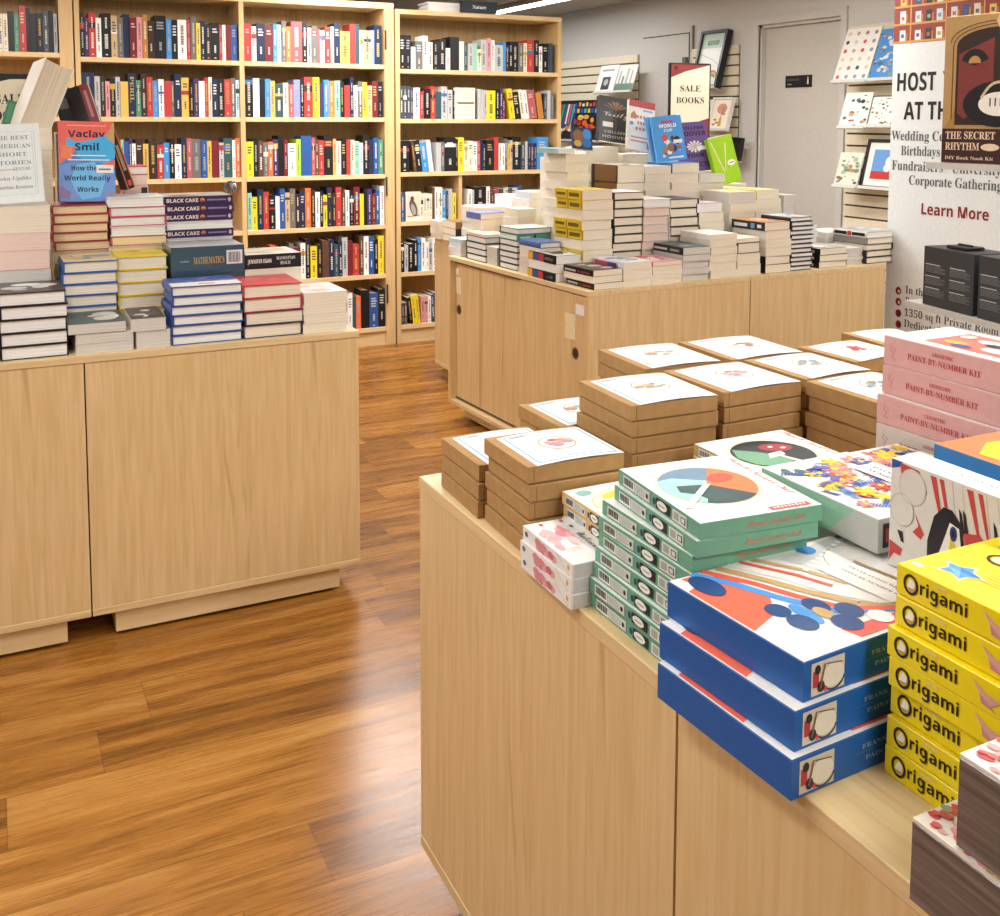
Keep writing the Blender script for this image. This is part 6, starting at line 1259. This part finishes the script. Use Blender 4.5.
# tall kraft box with a poster-like front
P = Vector((1.927, 1.700, 1.3355))+d2v*.035+n2_*.004; ang = math.atan2(d2v.y, d2v.x)
o = thing('book_nook_kit', uniq('tall kraft and dark red boxed kit with a record picture on the upper rack shelf'), 'box', P, ang)
w, h = .26, .325
f = MB(); kr = C('#b4905c', .5); f.box(0, 0, 0, w, .075, h, kr, bev=.001); F = fr_front(0, 0, 0); ln = C('#2f1d16', .5)
f.rect(F, .030, h*.26, w-.030, h*.80, C('#33211d', .45), .0004)
f.poly(F, [(.03, h*.80)]+[(w/2-(w/2-.03)*cos(pi*j/12), h*(.80+.11*sin(pi*j/12))) for j in range(1, 12)]+[(w-.03, h*.80)], C('#33211d', .45), .0004)
for off in (0, .007): 
    pts = [(w/2-(w/2-.022+off)*cos(pi*j/14), h*(.80+.13*sin(pi*j/14))+off) for j in range(15)]
    for p, q in zip(pts, pts[1:]): f.line(F, p, q, .0018, ln, .0008)
f.poly(F, [(w/2-.008, h*.95), (w/2, h*.90), (w/2+.008, h*.95), (w/2, h*.995)], C('#d9b57c'), .0010)
f.line(F, (.022, h*.80), (.022, h*.30), .0018, ln, .0008); f.line(F, (w-.022, h*.80), (w-.022, h*.30), .0018, ln, .0008)
f.poly(F, [(.036, h*.34), (.036, h*.74), (w*.46, h*.84), (w*.46, h*.42), (w*.2, h*.30)], C('#7a3530', .45), .0008)
f.ell(F, .075, h*.66, .034, .036, C('#1a1a20'), .0012, n=18, t0=20, t1=160); f.ell(F, .075, h*.675, .015, .016, C('#b98a4a'), .0015, n=14, t0=0, t1=180)
f.ell(F, w*.52, h*.40, .085, .05, C('#15151a'), .0014, n=30); f.ell(F, w*.52, h*.40, .048, .026, C('#e9e4da'), .0018, n=24)
for a in (-.02, -.008, .004): f.line(F, (w*.52+a, h*.44), (w*.52+a, h*.385), .003, C('#15151a'), .0022)
f.poly(F, [(w*.55, h*.46), (w*.57, h*.46), (w*.59, h*.39), (w*.545, h*.39)], C('#c2813c'), .0022)
for j in range(10): t = j/9; f.line(F, (w*(.36+.30*t), h*(.44+.20*t+.03*sin(6*t))), (w*(.36+.30*(t+.11)), h*(.44+.20*(t+.11)+.03*sin(6*(t+.11)))), .006, C('#cfb894'), .0020)
f.poly(F, [(w*.62, h*.5), (w*.72, h*.56), (w*.78, h*.78), (w*.70, h*.86), (w*.66, h*.7)], C('#1b1b22'), .0018)
f.rect(F, .0008, .0008, w-.0008, h*.235, C('#3a1f1c', .45), .0005); f.poly(F, [(.004, h*.235), (.03, h*.235), (.03, h*.36), (.018, h*.30)], C('#a9803f'), .0007)
tn = C('#e2c7ac', .4)
f.text(F, 'THE SECRET', .010, h*.165, h*.05, tn, 'serif', width=w*.46, lift=.0010, off=.01); f.text(F, 'RHYTHM', .010, h*.090, h*.05, tn, 'serif', width=w*.32, lift=.0010, off=.01)
f.ell(F, w*.455, h*.112, .022, .008, tn, .0010, n=16); f.text(F, 'DIY Book Nook Kit', .010, h*.025, h*.022, tn, 'serif', width=w*.45, lift=.0010)
f.rect(F, w*.56, h*.03, w*.86, h*.40, C('#4a2420', .45), .0020); f.rect(F, w*.59, h*.10, w*.83, h*.37, C('#8a5a3a'), .0024); f.rect(F, w*.62, h*.12, w*.70, h*.3, C('#2c1a16'), .0028); f.rect(F, w*.74, h*.12, w*.81, h*.3, C('#c9965a'), .0028)
f.rect(F, w*.56, .001, w*.9, h*.07, C('#ecebe8'), .0022)
f.build('box', o)

# ================================================================== BANNER
BX = 3.70; BL_, BR_ = 3.470, 2.640
bn = thing('roll_up_banner', 'white roll-up banner with black and dark red lettering by the far table', 'banner', (BX, (BL_+BR_)/2, 0), 0); cy_ = (BL_+BR_)/2
f = MB(); f.box(-.10, BR_-cy_-.01, 0, .10, BL_-cy_+.01, .07, C('#a9a9ab', .3, .5, 0, 1), bev=.01); f.build('base_cassette', bn)
f = MB(); f.tube((.03, 0, .06), (.03, 0, 2.24), .009, C('#8a8a8c', .3, .5, 0, 1)); f.build('support_pole', bn)
f = MB(); f.box(-.012, BR_-cy_, 2.23, .012, BL_-cy_, 2.255, C('#b5b5b7', .3, .5, 0, 1), bev=.003); f.build('top_rail', bn)
f = MB(); WB = C('#dde1e2', .5, .3); f.box(-.0006, BR_-cy_, .06, .0006, BL_-cy_, 2.235, WB)
F = fr_left(-.0006, BL_-cy_, 0)       # a: distance from the left edge, b: height
wB = BL_-BR_
def zy(py, px=905): return onx(px, py, BX).z
def ya(px, py=150): return BL_-onx(px, py, BX).y
zi = zy(43.5)
f.rect(F, 0, zi, wB, 2.234, C('#8e3a2e', .5), .0004); sh = C('#d2964e', .5); rr = random.Random(12)
cols = [.0, .095, .285, .475, .665, wB]; rows = [zi-.0+.005+.078*j for j in range(7)]
for j, z in enumerate(rows):
    for i in range(len(cols)-1):
        a0, a1 = cols[i]+.012, cols[i+1]-.006; n = max(1, int((a1-a0)/.055)); 
        for q in range(n):
            a = a0+(a1-a0)*(q+.5)/n; ww = .032; hh = rr.uniform(.042, .054)
            f.rect(F, max(.001, a-ww/2+.016), z+.006, a+ww/2+.010, z+hh*.85, C('#b9783c'), .0006); f.rect(F, a-ww/2, z+.006, a+ww/2, z+.006+hh, C(rr.choice(['#dfe3e0', '#c9d3d6', '#e9e4d6', '#e3c05a', '#3b4f78', '#8fae92', '#d8cdbb', '#2b2b30', '#c9d9e4']), .5), .0009)
            f.rect(F, a-ww*.25, z+.02, a+ww*.25, z+.036, C(rr.choice(['#7a8a9a', '#b95a4a', '#4a5a7a', '#a9a08a'])), .0012)
    f.rect(F, 0, z-.003, wB, z+.006, sh, .0014)
for a in cols[1:-1]: f.rect(F, a-.004, zi, a+.004, 2.234, sh, .0015)
f.build('printed_sheet', bn)
f = MB(); bk = C('#17171a', .5); gr = C('#54575a', .5)
def nl(n='text_line'):
    global f
    f.build(n, bn); f = MB()
mrn = C('#86242a', .5)
F = fr_left(-.0006, BL_-cy_, 0); mid = wB*.5-.02
a0 = ya(897.5, 82); k = (ya(936, 86)-a0)/1.0
f.text(F, 'HOST', a0, zy(91), zy(73)-zy(91), bk, 'sans', width=k, off=.035, lift=.001); nl(); f.text(F, 'YOUR', a0+k+.035, zy(91), zy(73)-zy(91), bk, 'sans', width=k, off=.035, lift=.001); f.text(F, 'EVENT', a0+2*k+.07, zy(91), zy(73)-zy(91), bk, 'sans', width=k*1.15, off=.035, lift=.001)
nl(); a1 = ya(904, 110); f.text(F, 'AT THE', a1, zy(119.5), zy(102)-zy(119.5), bk, 'sans', width=k*1.35, off=.035, lift=.001); f.text(F, 'STORE', a1+k*1.35+.035, zy(119.5), zy(102)-zy(119.5), bk, 'sans', width=k*1.2, off=.035, lift=.001)
nl()
for (s, px, py, wd) in (('Wedding Celebrations', 891.5, 140, .53), ('Birthdays', 901, 155, .215), ('Fundraisers   University Events', 892, 169.5, .74), ('Corporate Gatherings', 909, 184.5, .50)):
    f.text(F, s, ya(px, py), zy(py, px), .042, gr, 'serif', width=wd, lift=.001); nl()
f.text(F, 'Learn More', ya(921.5, 212), zy(214, 921), zy(203, 921)-zy(214, 921), mrn, 'sans', width=ya(989, 218)-ya(921.5, 212), off=.03, lift=.001); f.build('call_to_action', bn); f = MB(); fi = MB()
for (s, px, py, wd) in (('In the', 905.5, 293, .12), ('R', 905.5, 304, .025), ('1350 sq ft Private Room', 904.5, 315.5, .49), ('Dedicated Event', 904, 326.5, .33), ('In-House', 904, 338, .2)):
    fi.ell(F, ya(898.5, py), zy(py-2.5, 898), .017, .018, C('#7a2226'), .001, n=18); fi.ell(F, ya(899.2, py), zy(py-2, 898), .007, .008, C('#d9c0ba' if py < 310 else '#5a181c'), .0014, n=10)
    f.text(F, s, ya(px, py), zy(py, px), .034, gr, 'serif', width=wd, lift=.001); nl()
fi.build('bullet_icons', bn)

# ================================================================== THINGS ON THE SLATWALL
def wall_item(name, label, pl, pr, yt, yb, off, tilt, t, art, frame=None, group='prints on the slatwall', cat='print', fw=.018, depth=.0):
    X = XW-off; yl = onx(pl, yb, X).y; yr = onx(pr, yb, X).y; zb_ = onx((pl+pr)/2, yb, X).z; zt_ = onx((pl+pr)/2, yt, X+.5*off).z
    w = yl-yr; h = (zt_-zb_)/cos(radians(tilt))
    o = thing(name, uniq(label), cat, (X, (yl+yr)/2, zb_), 0, group); o.rotation_euler = (radians(-tilt), 0, radians(-90))
    if frame:
        f = MB(); fm = C(frame, .35, .5)
        f.box(-w/2, 0, 0, -w/2+fw, t, h, fm, bev=.001); f.box(w/2-fw, 0, 0, w/2, t, h, fm, bev=.001); f.box(-w/2+fw, 0, 0, w/2-fw, t, fw, fm, bev=.001); f.box(-w/2+fw, 0, h-fw, w/2-fw, t, h, fm, bev=.001); f.build('frame', o)
        g = MB(); g.box(-w/2+fw, t*.35, fw, w/2-fw, t*.9, h-fw, C('#eceae4', .3)); art(g, (Vector((-w/2+fw, t*.35, fw)), X_, Z_, -Y_), w-2*fw, h-2*fw); g.build('picture', o)
    else:
        g = MB(); g.box(-w/2, 0, 0, w/2, t, h, C('#ecebe6', .3)); art(g, fr_front(-w/2, 0, 0), w, h); g.build('sheet', o)
    s = MB(); s.box(-w/2-.001, -.012, -.006, w/2+.001, t+.002, -.0015, C('#d5d6d4', .15, .7)); s.box(-w/2-.001, -.014, -.006, w/2+.001, -.011, .012, C('#d5d6d4', .15, .7)); s.build('clear_holder', o)
    return o
def scatter(bg, cols, n, seed, s0=.05, s1=.1, grid=None):
    def f_(f, F, w, h):
        f.rect(F, 0, 0, w, h, C(bg, .35), .0003); rr = random.Random(seed)
        if grid:
            for i in range(grid[0]):
                for j in range(grid[1]): f.ell(F, w*(.12+.76*i/(grid[0]-1)), h*(.1+.8*j/(grid[1]-1)), .014, .013, C(rr.choice(cols)), .0006, n=12)
            return
        for i in range(n): s = rr.uniform(s0, s1)*w; a = rr.uniform(s, w-s); b = rr.uniform(s, h-s); f.ell(F, a, b, s, s*rr.uniform(.4, .8), C(rr.choice(cols)), .0005+.00004*i, n=7, rot=0)
    return f_
wall_item('booklet', 'white booklet with a small dark photo, left of two on the slatwall', 594, 612, 66, 93, .16, 18, .006, plain_art([('r', 0, 0, 1, 1, '#e9e9e6', .0003), ('r', .28, .12, .72, .58, '#2a2e30', .0006), ('r', .15, .78, .8, .86, '#9a9a98'), ('e', .5, .38, .12, .12, '#a9a9a6', .0009)]), cat='booklet', group='booklets on the slatwall')
wall_item('booklet', 'booklet with a forest picture, right of two on the slatwall', 613, 631, 66, 92, .16, 18, .006, plain_art([('r', 0, 0, 1, 1, '#d9d9d4', .0003), ('r', .0, .0, 1, .32, '#4f6f5a', .0006), ('r', .12, .3, .2, .8, '#8a8f8a', .0009), ('r', .5, .3, .62, .9, '#9aa09a', .0009), ('r', .75, .3, .82, .8, '#7f8780', .0009), ('r', .3, .1, .4, .6, '#5a6a60', .0010)]), cat='booklet', group='booklets on the slatwall')
def art_game(f, F, w, h):
    f.rect(F, 0, 0, w, h, C('#15171c', .35), .0002); rr = random.Random(21); pal = ['#2f5aa8', '#c93a3a', '#e88a3a', '#3fb0d0', '#e9e4d8', '#4fa86a', '#e0c24a', '#2a3f7a', '#d85a7a']
    for i in range(9): f.rect(F, w*(.36+.066*i), h*.86, w*(.40+.066*i), h*(.93+.03*(i % 2)), C(pal[(i*2) % 9]), .0008); f.rect(F, w*(.34+.066*i), h*.70, w*(.385+.066*i), h*.80, C(pal[(i*3+3) % 9]), .0008)
    for i in range(7): a = .03+.05*i; f.poly(F, [(w*a, h*.25), (w*(a+.03), h*.25), (w*(a+.08), h*.92), (w*(a+.045), h*.92)], C(pal[(i*4+1) % 9]), .0008+.0001*i)
    for i in range(26): f.ell(F, w*rr.uniform(.38, .9), h*rr.uniform(.12, .6), w*rr.uniform(.02, .06), h*rr.uniform(.03, .08), C(rr.choice(['#c9352c', '#e8642c', '#f0a83a', '#8a2a24', '#e9d8b0']), .4), .0010+.00004*i, n=7)
    for i in range(8): f.ell(F, w*rr.uniform(.05, .35), h*rr.uniform(.1, .4), w*.04, h*.05, C(rr.choice(pal)), .0015+.00005*i, n=8)
wall_item('colourful_poster', 'black poster crowded with bright shapes, at the narrow bookcase corner', 553, 606, 101, 141, .18, 8, .02, art_game, cat='poster', group=None)
def art_good(f, F, w, h):
    f.rect(F, 0, 0, w, h, C('#e9ebe8', .3), .0003); f.rect(F, 0, h*.72, w, h, C('#b2d0bc', .3), .0006); f.text(F, 'GOOD', w*.5, h*.78, h*.085, C('#2a3a34'), 'sans', width=w*.5, align='c', off=.03, lift=.001)
    f.line(F, (0, h*.62), (w*.6, h*.5), .003, C('#8a9aa0'), .0008); f.line(F, (w*.6, h*.5), (w, h*.36), .003, C('#8a9aa0'), .0008)
    for i, c in enumerate(('#d9564a', '#e8944a', '#e9cf5a', '#7ab08a', '#5a8ac0')): f.ring(F, w*.75, h*.12, w*(.22-.03*i), h*(.17-.023*i), w*.03, C(c), .0009+.0001*i, t0=20, t1=180)
wall_item('framed_print', 'black framed print with a green band and small rainbow, on the slatwall', 689, 715, 31, 88, .16, 14, .05, art_good, '#1b1c20', fw=.022)
def art_vase(f, F, w, h):
    f.rect(F, 0, 0, w, h, C('#ece2cf', .35), .0003); f.ell(F, w*.55, h*.68, w*.3, h*.18, C('#cf8a78'), .0006); f.poly(F, [(w*.45, h*.08), (w*.65, h*.08), (w*.62, h*.36), (w*.5, h*.36)], C('#c9963f'), .0008); f.line(F, (w*.55, h*.35), (w*.66, h*.72), .006, C('#6a4a34'), .001)
    for a, b in ((.25, .3), (.38, .2), (.72, .5), (.2, .14)): f.ell(F, w*a, h*b, w*.1, h*.04, C('#a97f5a'), .001, n=9)
wall_item('framed_print', 'dark framed print partly hidden behind the white framed vase print', 700, 716, 97, 130, .10, 12, .03, plain_art([('r', 0, 0, 1, 1, '#dfe6e4', .0003), ('r', .2, .2, .6, .7, '#8fa0a0', .0006)]), '#26262a', fw=.016)
wall_item('framed_print', 'white framed print of a vase and a pink disc, beside the door frame', 706, 725, 97.5, 130, .17, 14, .035, art_vase, '#e6e4de', fw=.014)
wall_item('framed_print', 'black tray-like frame low on the slatwall, above the lime green book', 706, 738, 137, 160, .16, 10, .03, plain_art([('r', 0, 0, 1, 1, '#1c1d1e', .0003), ('r', .1, .7, .7, .95, '#cfd0cc', .0006)]), '#17181a', fw=.012)
wall_item('art_print', 'large wrapped print with rows of small round motifs, top of the right slatwall', 832, 866, 29, 82, .20, 20, .008, scatter('#eceae5', ['#b9a48a', '#c9564a', '#3f4a6a', '#8a9ab0', '#d9c8b0', '#a9746a'], 20, 3, grid=(4, 6)))
wall_item('art_print', 'large blue wrapped print with many tiny animals, next to the banner', 868, 900, 29, 80, .19, 20, .008, scatter('#4f93d8', ['#b9a88a', '#8a949a', '#d9cfc0', '#5f6f80', '#a9744a', '#cfe0ee'], 70, 4, .03, .08))
wall_item('art_print', 'print of red and green beetles, middle row of the right slatwall', 838, 865, 93, 128, .19, 16, .006, scatter('#efeeea', ['#c2484a', '#3f7a56', '#3a4a8a', '#8a3a6a', '#d9846a', '#2f3a44', '#c9a04a'], 18, 5, .05, .1))
wall_item('art_print', 'print of tiny speckled plants, middle row touching the banner', 867, 892, 97, 127, .19, 16, .006, scatter('#efede6', ['#6a7a5a', '#c98a5a', '#4a4a44', '#b9c0a0', '#a9603a'], 40, 6, .025, .06))
wall_item('art_print', 'print of an animal among green leaves, lowest row of the right slatwall', 833, 856, 152, 187, .19, 16, .006, scatter('#d9dfd2', ['#5f8f72', '#8a6a48', '#3f5a4a', '#a9b59a', '#b9875a', '#7fa58a'], 34, 7, .05, .12))
wall_item('framed_print', 'black framed print with blue sky and a red band, beside the banner', 858, 894, 139, 189, .17, 14, .03, plain_art([('r', 0, 0, 1, 1, '#eceae4', .0003), ('r', .18, .16, .9, .84, '#6a9ad8', .0006), ('r', .18, .16, .9, .34, '#c23a38', .0009), ('e', .72, .56, .13, .13, '#f0efea', .0009), ('e', .66, .42, .1, .09, '#f0efea', .0010)]), '#1c1d20', fw=.018)

# papers lying on the narrow bookcase
a = ony(423, 10, 6.2); b = ony(461, 10, 6.2)
for i in range(5):
    if i == 0:
        pp = thing('loose_paperback', uniq('white paperback, bottom of the low stack on top of the narrow bookcase'), 'book', (a.x+.03, 6.18, 2.1145), 0, 'stack on top of the narrow bookcase')
        cm, pm_ = lying_book(b.x-a.x-.04, .17, .0115, '#e9e7e0', 'white', 'l', False); mobj('cover', cm, pp); mobj('page_block', pm_, pp)
    else: clone(pp, (a.x+.03+.004*(i % 2)-.006*(i == 4), 6.18, 2.1145+.012*i), radians((i % 3)-1), f'white paperback, {ORD[i]} from the bottom of the stack on the narrow bookcase')

# ================================================================== LIGHT AND VIEW
w = bpy.data.worlds.new('room_air'); SC.world = w; w.use_nodes = True; w.node_tree.nodes['Background'].inputs[0].default_value = (.8, .85, 1, 1); w.node_tree.nodes['Background'].inputs[1].default_value = .3
vs = SC.view_settings; vs.view_transform = 'Standard'; vs.look = 'None'; vs.gamma = 1; vs.use_curve_mapping = False; vs.exposure = 0.15
cy = SC.cycles; cy.use_denoising = True; cy.max_bounces = 7; cy.diffuse_bounces = 4; cy.glossy_bounces = 3; cy.sample_clamp_indirect = 6
